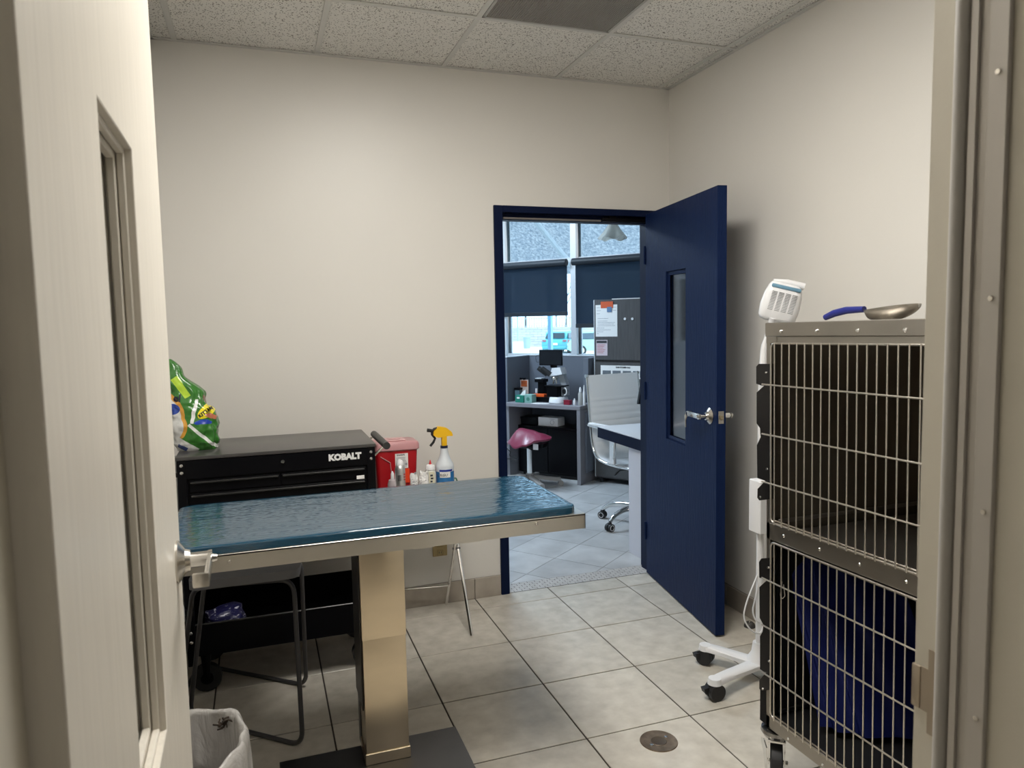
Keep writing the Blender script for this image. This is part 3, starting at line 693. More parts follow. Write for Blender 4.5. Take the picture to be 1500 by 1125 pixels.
# it hangs on the cart's left post, so it has a clip
b = lathe(B(), [(0, 0), (.028, 0), (.031, .006), (.031, .055), (.026, .070), (0, .074)], (-.340, 2.955, .335), 24); part('canister_body', b, WHITEP, t)
b = B()
for k in range(6): a = -PI/2+(-.5+k*.2); box(b, -.340+.0315*math.cos(a)-.001, -.340+.0315*math.cos(a)+.001, 2.955+.0315*math.sin(a)-.001, 2.955+.0315*math.sin(a)+.001, .352, .376)
part('printed_mark', b, INK, t)
part('clip', bx(-.345, -.305, 2.97, 2.992, .345, .375, bev=.002), BLACKP, t)

# ================================================================== WIRE STOOL
t = thing('wire_stool', 'dark grey tube-frame stool with a flat seat under the left end of the treatment table', 'stool', (-.1, 2.85, 0))
A = V((.083, 2.51, .009)); Bp = V((.121, 2.945, .009)); C = V((-.303, 2.856, .009)); E_ = V((-.297, 3.36, .009)); G = V((-.352, 2.985, .009))
P1 = ony(430, 848, 2.585); P4 = ony(441, 818, 2.83); P2 = ony(283, 860, 2.70); P3 = ony(300, 848, 2.80)
E_ = V((-.30, 3.30, .009)); 
loop = fillet([C, A, P1, P2, G, E_, Bp, P4, P3], .055, 7, closed=True)
part('tube_frame', tube(B(), loop, .0085, 10, closed=True), GREYF, t, smooth=60)
zs = P1.z+.022
sq = [ony(300, 822, 2.60), ony(437, 808, 2.60), ony(443, 801, 2.84), ony(318, 815, 2.84)]
b = B(); S = [(P2.x-.005, P1.y-.02), (P1.x+.02, P1.y-.02), (P4.x+.01, P4.y+.03), (P3.x-.02, P4.y+.03)]
def rpoly(pts, r): return [(p.x, p.y) for p in fillet([(x, y, 0) for x, y in pts], r, 5, closed=True)]
prism(b, rpoly(S, .04), lambda x, y: (x, y, zs-.014), lambda x, y: (x, y, zs+.016)); part('seat', b, GREYS, t)
for f in (.3, .7):
    a = P2.lerp(P1, f); c = P3.lerp(P4, f); part('seat_support', tube(B(), [a, c], .005, 8), GREYF, t)

# ================================================================== TRASH BIN
tc = V((-.208, 1.855, 0))
t = thing('trash_bin', 'waste bin lined with a translucent white plastic bag beside the beige door', 'bin', tc)
b = B(); prof = [(.115, .0), (.125, .02), (.150, .415), (.142, .415), (.12, .02), (0, .015)]
lathe(b, prof, tc, 28, sx=.88, sy=1.15); part('bin_body', b, mat('bin_grey', (.22, .21, .20), .6), t)
LIN = bpy.data.materials.new('bin_liner'); LIN.use_nodes = True; nt = LIN.node_tree; n = nt.nodes; bs = n['Principled BSDF']
bs.inputs['Base Color'].default_value = (.50, .48, .455, 1); bs.inputs['Roughness'].default_value = .26; bs.inputs['Alpha'].default_value = .80
def liner(u, v):
    a = 2*PI*u; ca, sa = math.cos(a), math.sin(a)
    fold = .5*math.sin(a*8+2.5*math.sin(a*2))+.9*noise.noise(V((ca*3, sa*3, v*2.5)))+.35*noise.noise(V((ca*9, sa*9, v*5)))
    rim = .445+.016*noise.noise(V((ca*1.7, sa*1.7, 7)))
    if v < .45: f = v/.45; z = .08+f*(rim-.08); r = .160+.014*(1-f)+.020*fold*(1.2-f)
    elif v < .6: f = (v-.45)/.15; z = rim+.010*math.sin(f*PI); r = .158-.020*f+.006*fold
    else: f = (v-.6)/.4; z = rim-f*.33; r = .138-.035*f+.016*fold*f
    return (tc.x+.88*r*ca, tc.y+1.15*r*sa, z)
tn = n.new('ShaderNodeTexNoise'); tn.inputs['Scale'].default_value = 16; tn.inputs['Detail'].default_value = 5; tn.inputs['Distortion'].default_value = 1.2; tm = n.new('ShaderNodeTexCoord'); tp_ = n.new('ShaderNodeMapping'); tp_.inputs['Scale'].default_value = (1, 1, .35); nt.links.new(tm.outputs['Object'], tp_.inputs[0]); nt.links.new(tp_.outputs[0], tn.inputs['Vector'])
bq = n.new('ShaderNodeBump'); bq.inputs['Strength'].default_value = .8; bq.inputs['Distance'].default_value = .02; nt.links.new(tn.outputs['Fac'], bq.inputs['Height']); nt.links.new(bq.outputs[0], bs.inputs['Normal'])
b = B(); grid_surf(b, liner, 150, 44, True); part('liner_bag', b, LIN, t, smooth=80)
b = B()
for k in range(26):
    c = ony(330+random.gauss(0, 4), 1058+random.uniform(-7, 9), 1.965+random.uniform(-.012, .012))
    tube(b, [c, c+V((random.uniform(-.02, .02), random.uniform(-.02, .02), random.uniform(-.015, .015)))], .0022, 5)
single('hair_clump', b, mat('brown_fur', (.03, .018, .010), .8), 'small dark brown clump of fur caught in the bin liner', 'fur')

# ================================================================== FOLDING STAND AND ITS SUPPLIES
SX0, SX1, SY0, SY1, SZ = .475, .885, 3.17, 3.56, .66
t = thing('folding_tray_table', 'small folding tray table with chrome crossed legs between the cart and the doorway', 'table', ((SX0+SX1)/2, 3.36, 0))
part('tray_top', bx(SX0, SX1, SY0+.01, SY1, SZ-.018, SZ, bev=.004, seg=2), mat('tray_grey', (.30, .29, .27), .5), t)
for x in (.50, .872):
    part('leg', tube(B(), [(x, 3.155, .006), (x, 3.53, SZ-.02)], .0075, 10), CHROME, t)
    part('leg', tube(B(), [(x-.018, 3.565, .006), (x-.018, 3.20, SZ-.02)], .0075, 10), CHROME, t)
    part('pivot_bolt', cyl(B(), (x-.028, 3.36, .36), (x+.010, 3.36, .36), .005, seg=8), DARKSTEEL, t)
part('cross_bar', tube(B(), [(.50-.018, 3.545, .045+.09), (.872-.018, 3.49, .135)], .006, 8), CHROME, t)
# sharps container
t = thing('sharps_container', 'red plastic sharps container with translucent pink lid on the tray table', 'container', (.575, 3.42, SZ))
cx_, cy__ = .588, 3.43
b = B(); rings = []
for (z, s) in ((0, .88), (.02, .91), (.205, 1.0), (.212, 1.0)):
    rings.append([b.verts.new((cx_+(x)*s, cy__+(y)*s, SZ+z)) for x, y in rrect(-.100, .100, -.070, .070, .018, 4)])
for a, c in zip(rings, rings[1:]):
    for k in range(len(a)): b.faces.new((a[k], a[(k+1) % len(a)], c[(k+1) % len(c)], c[k]))
b.faces.new(rings[0][::-1]); b.faces.new(rings[-1]); part('container_body', b, RED, t)
b = B(); rings = []
for (z, s) in ((.200, 1.04), (.204, 1.08), (.226, 1.08), (.236, 1.02), (.240, .92)):
    rings.append([b.verts.new((cx_+x*s, cy__+y*s, SZ+z)) for x, y in rrect(-.102, .102, -.072, .072, .022, 4)])
for a, c in zip(rings, rings[1:]):
    for k in range(len(a)): b.faces.new((a[k], a[(k+1) % len(a)], c[(k+1) % len(c)], c[k]))
b.faces.new(rings[0][::-1]); b.faces.new(rings[-1])
ldp = part('container_lid', b, PINK, t)
b = B(); box(b, cx_-.055, cx_+.05, cy__-.045, cy__+.045, SZ+.240, SZ+.246, bev=.003); box(b, cx_-.03, cx_+.03, cy__-.02, cy__+.02, SZ+.246, SZ+.250, bev=.002); part('lid_flap', b, mat('flap_pink', (.66, .40, .40), .35), ldp)
yf = cy__-.0705
q = ony(586, 672, yf)
part('warning_label', bx(.580, .640, yf-.001, yf+.004, SZ+.115, SZ+.185), WHITE, t)
text('SHARPS', .011, (.606, yf-.0012, SZ+.178), (1, 0, 0), (0, 0, 1), INK, t, depth=.0003, bold=.0003)
b = B()
for k in range(7): box(b, .584, .634-random.uniform(0, .008), yf-.0016, yf-.0008, SZ+.122+k*.007, SZ+.1245+k*.007)
box(b, .626, .636, yf-.0018, yf-.0008, SZ+.128, SZ+.140); part('printed_line', b, GREYINK, t, kind='stuff')
part('hazard_label', bx(.600, .645, yf-.001, yf+.004, SZ+.045, SZ+.112), mat('hazard_orange', (.80, .06, .015), .4), t)
part('tape_strip', tube(B(), [(.512, yf-.001, SZ+.176), (.556, yf-.001, SZ+.146), (.560, yf-.002, SZ+.10)], .0022, 6), PINK, t)
# aerosol can
def bottle(name, label, x, y, z, prof, m, cap=None, capm=None, seg=22, cat='bottle', body='bottle_body', group=None):
    t = thing(name, label, cat, (x, y, z), group=group)
    part(body, lathe(B(), prof, (x, y, z), seg), m, t, smooth=40)
    if cap: part('cap', lathe(B(), cap, (x, y, z), seg), capm, t, smooth=40)
    return t
t = bottle('aerosol_can', 'bare silver aerosol can with rounded white cap in front of the red container', .581, 3.25, SZ,
           [(0, 0), (.022, 0), (.0235, .003), (.0235, .135), (.019, .150), (.013, .156), (0, .156)], mat('can_aluminium', (.75, .75, .74), .38, metal=.85),
           [(0, .150), (.0175, .152), (.0175, .162), (.013, .172), (.006, .178), (0, .179)], WHITEP, cat='can', body='can_body')
b = B()
for k in range(9): z = .085+.003*k; box(b, .567, .582, 3.2262, 3.2275, SZ+z, SZ+z+.0015)
part('barcode', b, INK, t, kind='stuff')
text('S O S', .013, (.597, 3.233, SZ+.10), (0, 0, -1), (.8, .6, 0), RED, t, depth=.0006, bold=.0006)
t = bottle('dropper_bottle', 'small clear squeeze bottle left of the silver can', .548, 3.262, SZ,
           [(0, 0), (.021, 0), (.023, .004), (.023, .065), (.017, .085), (.009, .090), (0, .09)], mat('frosted_plastic', (.55, .50, .52), .3, alpha=.75),
           [(0, .09), (.0085, .09), (.008, .112), (.003, .125), (0, .126)], WHITEP)
t = bottle('glue_bottle', 'small clear bottle with pointed red tip between foil packs and spray bottle', .729, 3.285, SZ,
           [(0, 0), (.024, 0), (.026, .004), (.026, .098), (.021, .110), (.014, .114), (0, .114)], mat('cloudy_bottle', (.60, .60, .54), .3),
           [(0, .112), (.0225, .113), (.0225, .126), (.018, .134), (.007, .138), (0, .138)], WHITEP)
part('red_tip', lathe(B(), [(0, .136), (.0065, .137), (.0045, .147), (.0015, .158), (0, .159)], (.729, 3.285, SZ), 14), mat('tip_red', (.6, .02, .03), .35), t)
b = B()
for k in range(5): box(b, .722+.002*(k % 2), .736-.002*(k % 3), 3.2585, 3.2595, SZ+.03+.014*k, SZ+.038+.014*k)
lbp = part('bottle_label', bx(.717, .741, 3.2595, 3.263, SZ+.022, SZ+.106), mat('cream_label', (.66, .62, .46), .5), t); part('printed_mark', b, INK, lbp, kind='stuff')
# crumpled foil packets
FOIL = mat('white_foil', (.80, .79, .78), .30, metal=.10, bump=.9, bscale=45)
for k, (x, y, h, wd, rz, lb_) in enumerate(((.640, 3.235, .110, .040, .3, 'crumpled white foil packet, left one, beside the silver can'), (.687, 3.245, .118, .046, -.25, 'crumpled white printed foil packet leaning by the red-tipped bottle'))):
    t = thing('foil_packet', lb_, 'packet', (x, y, SZ), rz, group='foil packets on the tray table')
    b = B()
    def pf(u, v, wd=wd, h=h, k=k):
        a = 2*PI*u; th = .018*(1-v)**.7+.002
        return ((wd/2)*math.cos(a)*(1-.15*v)+.004*noise.noise(V((a, v*5, k))), th*math.sin(a)+.006*noise.noise(V((a*2, v*7, k+4))), v*h+.006*math.sin(a*2+k)*v)
    vs = grid_surf(b, pf, 26, 14, True); b.faces.new([r[0] for r in vs][::-1]); b.faces.new([r[-1] for r in vs]); part('packet_pouch', b, FOIL, t, local=True, smooth=25)
    b = B()
    for j in range(6): box(b, -wd*.3, wd*(.1+.2*random.random()), -.0185+.0022*j, -.0165+.0022*j, .03+.011*j, .033+.011*j)
    part('printed_line', b, GREYINK, t, local=True, kind='stuff')
# spray bottle
sx, sy = .803, 3.31
t = thing('spray_bottle', 'clear spray bottle of blue liquid with a yellow trigger head', 'spray bottle', (sx, sy, SZ))
SPB = mat('spray_plastic', (.62, .66, .70), .25)
b = lathe(B(), [(0, 0), (.040, 0), (.044, .005), (.044, .098)], (sx, sy, SZ), 28); part('liquid_level', b, mat('spray_blue', (.03, .17, .42), .18, coat=.5, var=.1), t)
b = lathe(B(), [(.044, .098), (.044, .118), (.041, .132), (.030, .150), (.021, .175), (.018, .195), (.018, .205), (0, .205)], (sx, sy, SZ), 28); part('bottle_shoulder', b, SPB, t)
part('collar', lathe(B(), [(0, .200), (.0175, .200), (.0175, .216), (0, .216)], (sx, sy, SZ), 20), mat('navy_collar', (.01, .015, .05), .4), t)
YEL = mat('trigger_yellow', (.85, .48, .010), .35)
part('trigger_neck', bx(sx-.012, sx+.013, sy-.011, sy+.011, SZ+.216, SZ+.268, bev=.004, seg=2), YEL, t)
b = B(); prism(b, [(p.x, p.y) for p in fillet([(-.052, .268, 0), (-.030, .256, 0), (.020, .262, 0), (.042, .260, 0), (.036, .280, 0), (.010, .302, 0), (-.028, .309, 0), (-.038, .296, 0), (-.050, .286, 0)], .006, 3, closed=True)],
      lambda x, z: (sx+x, sy-.014, SZ+z), lambda x, z: (sx+x, sy+.014, SZ+z)); part('trigger_head', b, YEL, t)
b = B(); tube(b, [(sx-.028, sy, SZ+.300), (sx-.045, sy, SZ+.298), (sx-.056, sy, SZ+.286), (sx-.056, sy, SZ+.272), (sx-.042, sy, SZ+.253), (sx-.050, sy, SZ+.236), (sx-.066, sy, SZ+.218)], .0058, 8)
part('trigger', b, BLACKR, t); part('nozzle', cyl(B(), (sx-.052, sy, SZ+.289), (sx-.078, sy, SZ+.294), .0075, .0085, seg=12), BLACKR, t)
b = B()
for a0, a1, z0, z1 in ((-2.35, -1.2, .055, .100),):
    vs = grid_surf(b, lambda u, v: (sx+.0449*math.cos(a0+(a1-a0)*u), sy+.0449*math.sin(a0+(a1-a0)*u), SZ+.072+.026*v), 10, 2)
ta = part('white_tape', b, WHITE, t)
text('DKGU', .017, (sx-.022, sy-.0425, SZ+.085), (.93, -.36, 0), (0, 0, 1), INK, t, italic=.2, depth=.0003)
for (a0, da, z0, dz) in ((-2.4, 1.5, .100, .009), (-2.2, 1.3, .008, .018)):
    b = B(); grid_surf(b, lambda u, v: (sx+.0446*math.cos(a0+da*u), sy+.0446*math.sin(a0+da*u), SZ+z0+dz*v), 10, 2)
    part('printed_band', b, mat('deep_blue_ink', (.01, .03, .28), .4), t)
blob('wipes_pouch', (.858, 3.40, SZ), (.030, .03, .022), 9, .3, mask_mat('pouch_print', (.015, .10, .04), [((0, 2), .0, .022, .018, .008, .5, (.6, .6, .58), .02, False)], .3), 'dark green and white crumpled pouch just right of the spray bottle', 'pouch', sub=3)

# outlet on wall
q = ony(644, 799, YB)
t = thing('wall_outlet', 'dull brass outlet plate low on the back wall under the treatment table edge', 'outlet', (q.x, YB, q.z))
OUTB = mat('outlet_brass', (.42, .33, .16), .45, metal=.4)
part('cover_plate', bx(q.x-.038, q.x+.038, YB-.006, YB, q.z-.055, q.z+.030, bev=.002), OUTB, t)
b = B()
for zz in (-.035, .008): box(b, q.x-.016, q.x+.016, YB-.008, YB-.005, q.z+zz-.014, q.z+zz+.014, bev=.004)
part('socket', b, OUTB, t); b = B()
for zz in (-.035, .008):
    box(b, q.x-.007, q.x-.004, YB-.0085, YB-.0075, q.z+zz-.005, q.z+zz+.006); box(b, q.x+.004, q.x+.007, YB-.0085, YB-.0075, q.z+zz-.005, q.z+zz+.006)
part('slot', b, INK, t)

# ---- floor drain / cleanout cover
q = onz(965, 1086)
t = thing('floor_cleanout', 'round bronze cleanout cover set flush in the floor tile before the cage', 'drain cover', (q.x, q.y, 0))
BR = mat('old_bronze', (.26, .19, .13), .42, metal=.8, var=.3, vscale=30)
part('cover_disc', lathe(B(), [(0, .0015), (.045, .0015), (.058, .002), (.0635, .003), (.065, .0008), (.065, 0), (0, 0)], q, 36), BR, t)
part('recess', lathe(B(), [(0, .0022), (.024, .0022), (.026, .0028), (.028, .0015)], q, 24), mat('bronze_dark', (.12, .09, .065), .5, metal=.7), t)
for s in (-1, 1): part('cover_screw', lathe(B(), [(0, .0045), (.006, .004), (.007, .002)], q+V((.035*s, .012*s, 0)), 12), SATIN, t)
# ---- rubber door stop behind the navy door
q = onz(1098, 918)
t = thing('door_stop', 'dark rubber dome door stop on the floor behind the navy door', 'door stop', (q.x-.0, q.y, 0))
part('dome', lathe(B(), [(0, .026), (.012, .025), (.022, .017), (.026, .006), (.026, 0), (0, 0)], q, 20), mat('stop_rubber', (.05, .047, .043), .5), t)
part('dome_screw', lathe(B(), [(0, .0275), (.004, .027), (.005, .0255)], q, 10), SATIN, t)

# ================================================================== KENNEL CAGE
KX = 1.44; FY = onx(1122.5, 700, KX).y
kt = thing('kennel_cage', 'two-tier stainless steel kennel cage on casters along the right wall', 'cage', (KX, FY, 0), rot=(math.radians(-.0) , 0, 0))
TILT = Matrix.Translation((KX, FY, 1.0)) @ Matrix.Rotation(-.0152, 4, 'X') @ Matrix.Translation((-KX, -FY, -1.0))
YN = .93; D = .70
zz = lambda v: onx(1125, v, KX).z
zT, zT2, zD1, zD0, zE1, zE0, zB = zz(473), zz(493), zz(503), zz(762), zz(791), zz(1044), zz(1060)
def kp(name, bm, m, par=None, **k): return part(name, bm, m, par or kt, W=TILT, **k)
# shell
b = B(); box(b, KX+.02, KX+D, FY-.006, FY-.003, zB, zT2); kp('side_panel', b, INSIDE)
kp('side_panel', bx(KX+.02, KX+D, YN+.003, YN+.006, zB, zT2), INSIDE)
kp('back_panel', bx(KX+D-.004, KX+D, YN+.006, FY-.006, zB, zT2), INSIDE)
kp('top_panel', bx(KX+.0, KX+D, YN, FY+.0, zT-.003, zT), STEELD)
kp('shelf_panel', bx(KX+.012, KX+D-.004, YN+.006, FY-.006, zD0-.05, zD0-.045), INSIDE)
kp('lower_dark_sheet', bx(KX+.012, KX+D-.006, YN+.008, FY-.008, zE0-.020, zE0-.012), INSIDEB)  # black sheet added so the lower tier's floor stays dark
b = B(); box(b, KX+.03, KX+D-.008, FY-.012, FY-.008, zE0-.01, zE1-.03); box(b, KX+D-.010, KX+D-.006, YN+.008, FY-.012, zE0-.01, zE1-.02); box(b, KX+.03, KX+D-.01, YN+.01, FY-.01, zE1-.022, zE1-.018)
kp('dark_sheets', b, INSIDEB)  # black sheets added to keep the lower tier dark
# pan lips
def lip(z, m):
    b = B(); box(b, KX+.03, KX+D-.02, FY-.022, FY-.014, z, z+.012, bev=.002); box(b, KX+D-.022, KX+D-.014, YN+.02, FY-.022, z, z+.012, bev=.002); box(b, KX+.02, KX+D-.02, YN+.02, FY-.02, z-.03, z-.026); return kp('floor_pan', b, m)
lip(zD0-.010, STEELD); lip(zE0-.004, mat('pan_black', (.03, .03, .03), .3, metal=.5))
# face frame
f0, f1 = KX, KX+.02
b = B(); box(b, f0-.003, f0+.03, YN-.003, FY+.004, zT2, zT, bev=.002); tr = kp('top_rail', b, STEELD)
for u in (1146.5, 1199.2, 1259.4, 1329.3):
    q = onx(u, 487, KX-.003); b = lathe(B(), [(0, .0055), (.003, .005), (.0055, .002), (.0055, -.001)], (KX-.003, q.y, zT-.026), 14, rot=Matrix.Rotation(-PI/2, 3, 'Y')); kp('rivet', b, CHROME, tr)
kp('header_rail', bx(f0+.001, f1, YN+.0, FY-.045, zD1+.002, zT2, bev=.001), STEELD)
kp('corner_gusset', bx(f0-.0008, f1, FY-.046, FY, zD1, zT2), STEELD)
b = bx(f0, f1, YN, FY, zE1+.004, zD0-.006, bev=.001); mr_ = kp('middle_rail', b, STEELD)
for u, v in ((1147, 781.5), (1199.3, 801.5), (1258, 824.4), (1326, 850.5)):
    q = onx(u, v, KX); b = lathe(B(), [(0, .0035), (.003, .003), (.0048, .001), (.0048, -.001)], (KX, q.y, (zE1+zD0)/2), 12, rot=Matrix.Rotation(-PI/2, 3, 'Y')); kp('rivet', b, CHROME, mr_)
b = bx(f0, f1, YN, FY, zB-.012, zE0-.008, bev=.001); brl = kp('bottom_rail', b, STEELD)
for u, v in ((1151, 1063), (1201, 1101)):
    q = onx(u, v, KX); b = lathe(B(), [(0, .0035), (.003, .003), (.0048, .001), (.0048, -.001)], (KX, q.y, zB), 12, rot=Matrix.Rotation(-PI/2, 3, 'Y')); kp('rivet', b, CHROME, brl)
kp('stile', bx(f0, f1, FY-.016, FY, zB-.012, zT2, bev=.001), STEELD)
kp('stile', bx(f0, f1, YN, YN+.016, zB-.012, zT2, bev=.001), STEELD)
# wire doors
def yx(u): return onx(u, 600, KX-.006).y
w0, w1 = yx(1136.8), yx(1351.6); dw = (w0-w1)/16
def wire_door(z0, z1, hz):
    dr = None; ya, yb = w0+dw*.62, YN+.02
    fr_ = kp('wire_door', tube(B(), fillet([(KX-.006, ya, z0), (KX-.006, ya, z1), (KX-.006, yb, z1), (KX-.006, yb, z0)], .018, 5, closed=True), .0034, 8, closed=True), WIRE, smooth=60)
    fr2 = kp('inner_rod', tube(B(), [(KX-.003, ya-.01, z0+.007), (KX-.003, yb+.01, z0+.007)], .0024, 6), WIRE, fr_)
    k = 0
    while w0-k*dw > yb+.01:
        y = w0-k*dw; kp('bar', tube(B(), [(KX-.0095, y, z0-.004), (KX-.0095, y, z1+.002)], .0024, 8), WIRE, fr_, smooth=60); k += 1
    for h in hz: kp('cross_rod', tube(B(), [(KX-.014, FY+.003, h), (KX-.014, yb-.006, h)], .0026, 8), WIRE, fr_, smooth=60)
    return fr_
wd1 = wire_door(zD0, zD1, (zz(562.8), zz(635.5), zz(705.5)))
wd2 = wire_door(zE0, zE1, (zz(847), zz(916), zz(985.5)))
# black hinge plates along the far edge
HB = mat('hinge_black', (.014, .013, .013), .3, metal=.4)
for pts in ([(1129, 533), (1112, 533), (1108.5, 537), (1108.5, 562), (1117, 565), (1122, 563), (1129, 566)],
            [(1129, 565), (1121, 564), (1109, 575), (1109, 620), (1114, 627), (1115, 640), (1109.5, 652), (1110, 700), (1121, 704), (1129, 704)],
            [(1129, 705), (1122, 704), (1110.5, 716), (1110, 729), (1113, 733), (1129, 731)],
            [(1130, 817), (1116, 818), (1112.5, 823), (1113, 846), (1124, 849), (1130, 849)],
            [(1130, 848), (1125, 849), (1113, 860), (1113.5, 905), (1119, 915), (1118, 925), (1114, 932), (1114, 980), (1120, 984), (1130, 986)],
            [(1130, 985), (1123, 985), (1113, 996), (1113, 1009), (1117, 1012), (1129, 1010)]):
    b = B(); yz = [(onx(u, v, KX-.004).y, onx(u, v, KX-.004).z) for u, v in pts]
    prism(b, yz, lambda y, z: (KX-.006, y, z), lambda y, z: (KX+.006, y, z))
    h_ = part('hinge_plate', b, HB, kt, smooth=0)
for u, v in ((1123, 546), (1124, 687), (1114, 728), (1126, 831.5), (1127, 968.5), (1118, 1009)):
    q = onx(u, v, KX-.006); b = lathe(B(), [(0, .004), (.003, .0035), (.004, .001), (.004, 0)], q, 10, rot=Matrix.Rotation(-PI/2, 3, 'Y')); part('hinge_rivet', b, CHROME, kt)
q0, q1 = onx(1121, 1010, KX), onx(1121, 1062, KX)
part('corner_post', bx(KX, KX+.02, FY-.012, FY+.020, q1.z+.002, q0.z+.004, bev=.002), BLACKP, kt)
kp('clip_ring', tube(B(), fillet([onx(1144, 852, KX-.018), onx(1141, 872, KX-.02), onx(1144, 877, KX-.02), onx(1148, 873, KX-.02), onx(1146, 856, KX-.018)], .004, 3), .0012, 6), WIRE)
# casters
def big_caster(x, y):
    zt = zB-.014; r = .062; R = Matrix.Translation((x, y, 0)) @ Matrix.Rotation(math.radians(-38), 4, 'Z')
    c = part('caster', lathe(B(), [(0, zt-.034), (.022, zt-.034), (.040, zt-.029), (.048, zt-.016), (.046, zt-.006), (.03, zt-.002), (0, zt-.002)], (0, 0, 0), 28), mat('dark_chrome', (.38, .37, .36), .22, metal=1), kt, W=R)
    for s in (-1, 1):
        b = B(); prism(b, [(-.034, zt-.030), (.034, zt-.030), (.014, .056), (0, .050), (-.014, .056)], lambda u, z: (s*.022, u, z), lambda u, z: (s*.0255, u, z)); part('caster_fork', b, CHROME, c, W=R)
    part('fork_bridge', bx(-.026, .026, -.036, .036, zt-.040, zt-.031, bev=.002), CHROME, c, W=R)
    b = B(); cyl(b, (-.018, 0, r), (.018, 0, r), r, seg=32); bmesh.ops.bevel(b, geom=b.edges[:], offset=.003, segments=1, affect='EDGES'); part('caster_wheel', b, BLACKR, c, W=R)
    part('axle_bolt', cyl(B(), (-.031, 0, r), (.034, 0, r), .0065, seg=8), CHROME, c, W=R)
    b = B(); prism(b, [(-.01, .118), (.030, .126), (.052, .116), (.050, .104), (.030, .084), (.01, .04), (-.01, .044)], lambda u, z: (-.027-.3*max(0, u), u-.02, z), lambda u, z: (-.031-.3*max(0, u), u-.02, z)); part('brake_pedal', b, CHROME, c, W=R)
for (x, y) in ((KX+.034, FY-.020), (KX+D-.06, FY-.06), (KX+.045, YN+.06), (KX+D-.06, YN+.06)): big_caster(x, y)
# blue cloth hanging in lower tier
KCT, KCB = onx(1141, 806, KX+.075), onx(1200, 1072, KX+.075)
def clothf(u, v):
    z = zE0+.012+v*(zE1-zE0-.05); e = KCB.lerp(KCT, v); y = e.y-u*(.19-.06*v); x = KX+.075+.22*u*u+.10*u+.014*math.sin(u*22+v*2)+.01*math.sin(u*9)
    return (x, y, z)
b = B(); vs = grid_surf(b, clothf, 50, 16)
r_ = bmesh.ops.solidify(b, geom=b.faces[:], thickness=.004)
single('blue_blanket', b, BLUEC, 'royal blue cloth hanging inside the lower tier of the steel cage', 'blanket', smooth=70)
# ---- scoop on top
zS = (TILT @ V((KX+.1, 1.6, zT))).z; SXX = 1.54
t = thing('litter_scoop', 'steel feed scoop with a royal blue handle lying on the kennel cage top', 'scoop', (SXX, 1.55, zS))
pts = [onx(1209, 465, SXX), onx(1222, 459, SXX), onx(1240, 454.5, SXX), onx(1266, 453, SXX)]
b = tube(B(), pts, lambda f: .0085+.002*math.sin(f*PI), 12); part('handle_grip', b, mat('grip_blue', (.007, .014, .16), .38), t, smooth=60)
b = tube(B(), [onx(1264, 454, SXX), onx(1276, 459, SXX), onx(1285, 463, SXX)], .003, 8); part('tang', b, SATIN, t)
Pa, Pb = onx(1266, 455, SXX), onx(1345, 443, SXX)
Ls = (Pa-Pb).length; zb_ = zS+.0015
def scf(u, v):   # v along length (0 = handle end), u across
    a = (u-.5)*PI*1.02; w_ = .040*(math.sin(min(1, v*2.6+.10)*PI/2))*math.sqrt(max(.0004, 1-(max(0, v-.55)/.4501)**2.2))
    y = Pa.y-.004-v*Ls*.98; top = Pa.z-.002+(Pb.z-Pa.z)*v**.9
    bot = zb_+.030*max(0, v-.62)**1.5*4.0+(.024*max(0, .14-v)/.14)
    z = top-(top-bot)*max(0, math.cos(a))
    return (SXX+w_*math.sin(a), y-(.010*math.cos(a) if v > .97 else 0)*0, z)
b = B(); vs = grid_surf(b, scf, 22, 22); bmesh.ops.solidify(b, geom=b.faces[:], thickness=.0012); part('scoop_bowl', b, SATIN, t, smooth=50)

# ================================================================== WHITE WHEELED UNIT
hx, hy = 1.860, 2.375
t = thing('wheeled_lamp_unit', 'white wheeled stand with a vented head and blue stripe behind the cage', 'lamp stand', (hx, hy, 0))
# base: Y shaped legs
ca_, cb_ = onz(1033, 972), onz(1047, 1024)
def arm(bm, p, q, w0, w1, z0, z1, th):
    p, q = V(p), V(q); d = (q-p).normalized(); n_ = V((-d.y, d.x, 0)); pts = []
    for f in [i/8 for i in range(9)]:
        c = p.lerp(q, f); z = z0+(z1-z0)*(f*f*(3-2*f)); pts.append((c, z, w0+(w1-w0)*f))
    L_ = [[bm.verts.new(c+n_*w_*s+V((0, 0, z+h))) for (s, h) in ((-1, 0), (1, 0), (1, th*.7), (.7, th), (-.7, th), (-1, th*.7))] for c, z, w_ in pts]
    for a, c in zip(L_, L_[1:]):
        for k in range(6): bm.faces.new((a[k], a[(k+1) % 6], c[(k+1) % 6], c[k]))
    bm.faces.new(L_[0][::-1]); bm.faces.new(L_[-1])
for i, tip in enumerate((ca_, cb_, V((2.06, 2.30, 0)), V((2.02, 2.53, 0)))):
    tip = V((tip.x, tip.y, 0)); b = B(); arm(b, (hx, hy, 0), tip, .032, .024, .045, .062, .022)
    cyl(b, (tip.x, tip.y, .062), (tip.x, tip.y, .084), .028, .024, seg=18)
    a_p = part('base_arm', b, WHITEP, t, smooth=50)
    b = B(); an = .6+i
    for s in (-1, 1):
        o_ = V((math.cos(an), math.sin(an), 0))*.011*s
        cyl(b, (tip.x+o_.x*.4, tip.y+o_.y*.4, .033), (tip.x+o_.x*2.2, tip.y+o_.y*2.2, .033), .0325, seg=22)
    box(b, tip.x-.016, tip.x+.016, tip.y-.016, tip.y+.016, .040, .062, bev=.004)
    part('caster', b, BLACKR, t)
    b = B(); prism(b, [(-.02, .040), (.012, .052), (.04, .050), (.034, .032), (.02, .022)], lambda u, z: (tip.x-.010-u, tip.y+.02, z), lambda u, z: (tip.x-.010-u, tip.y-.004, z)); part('caster_brake', b, BLACKR, t)
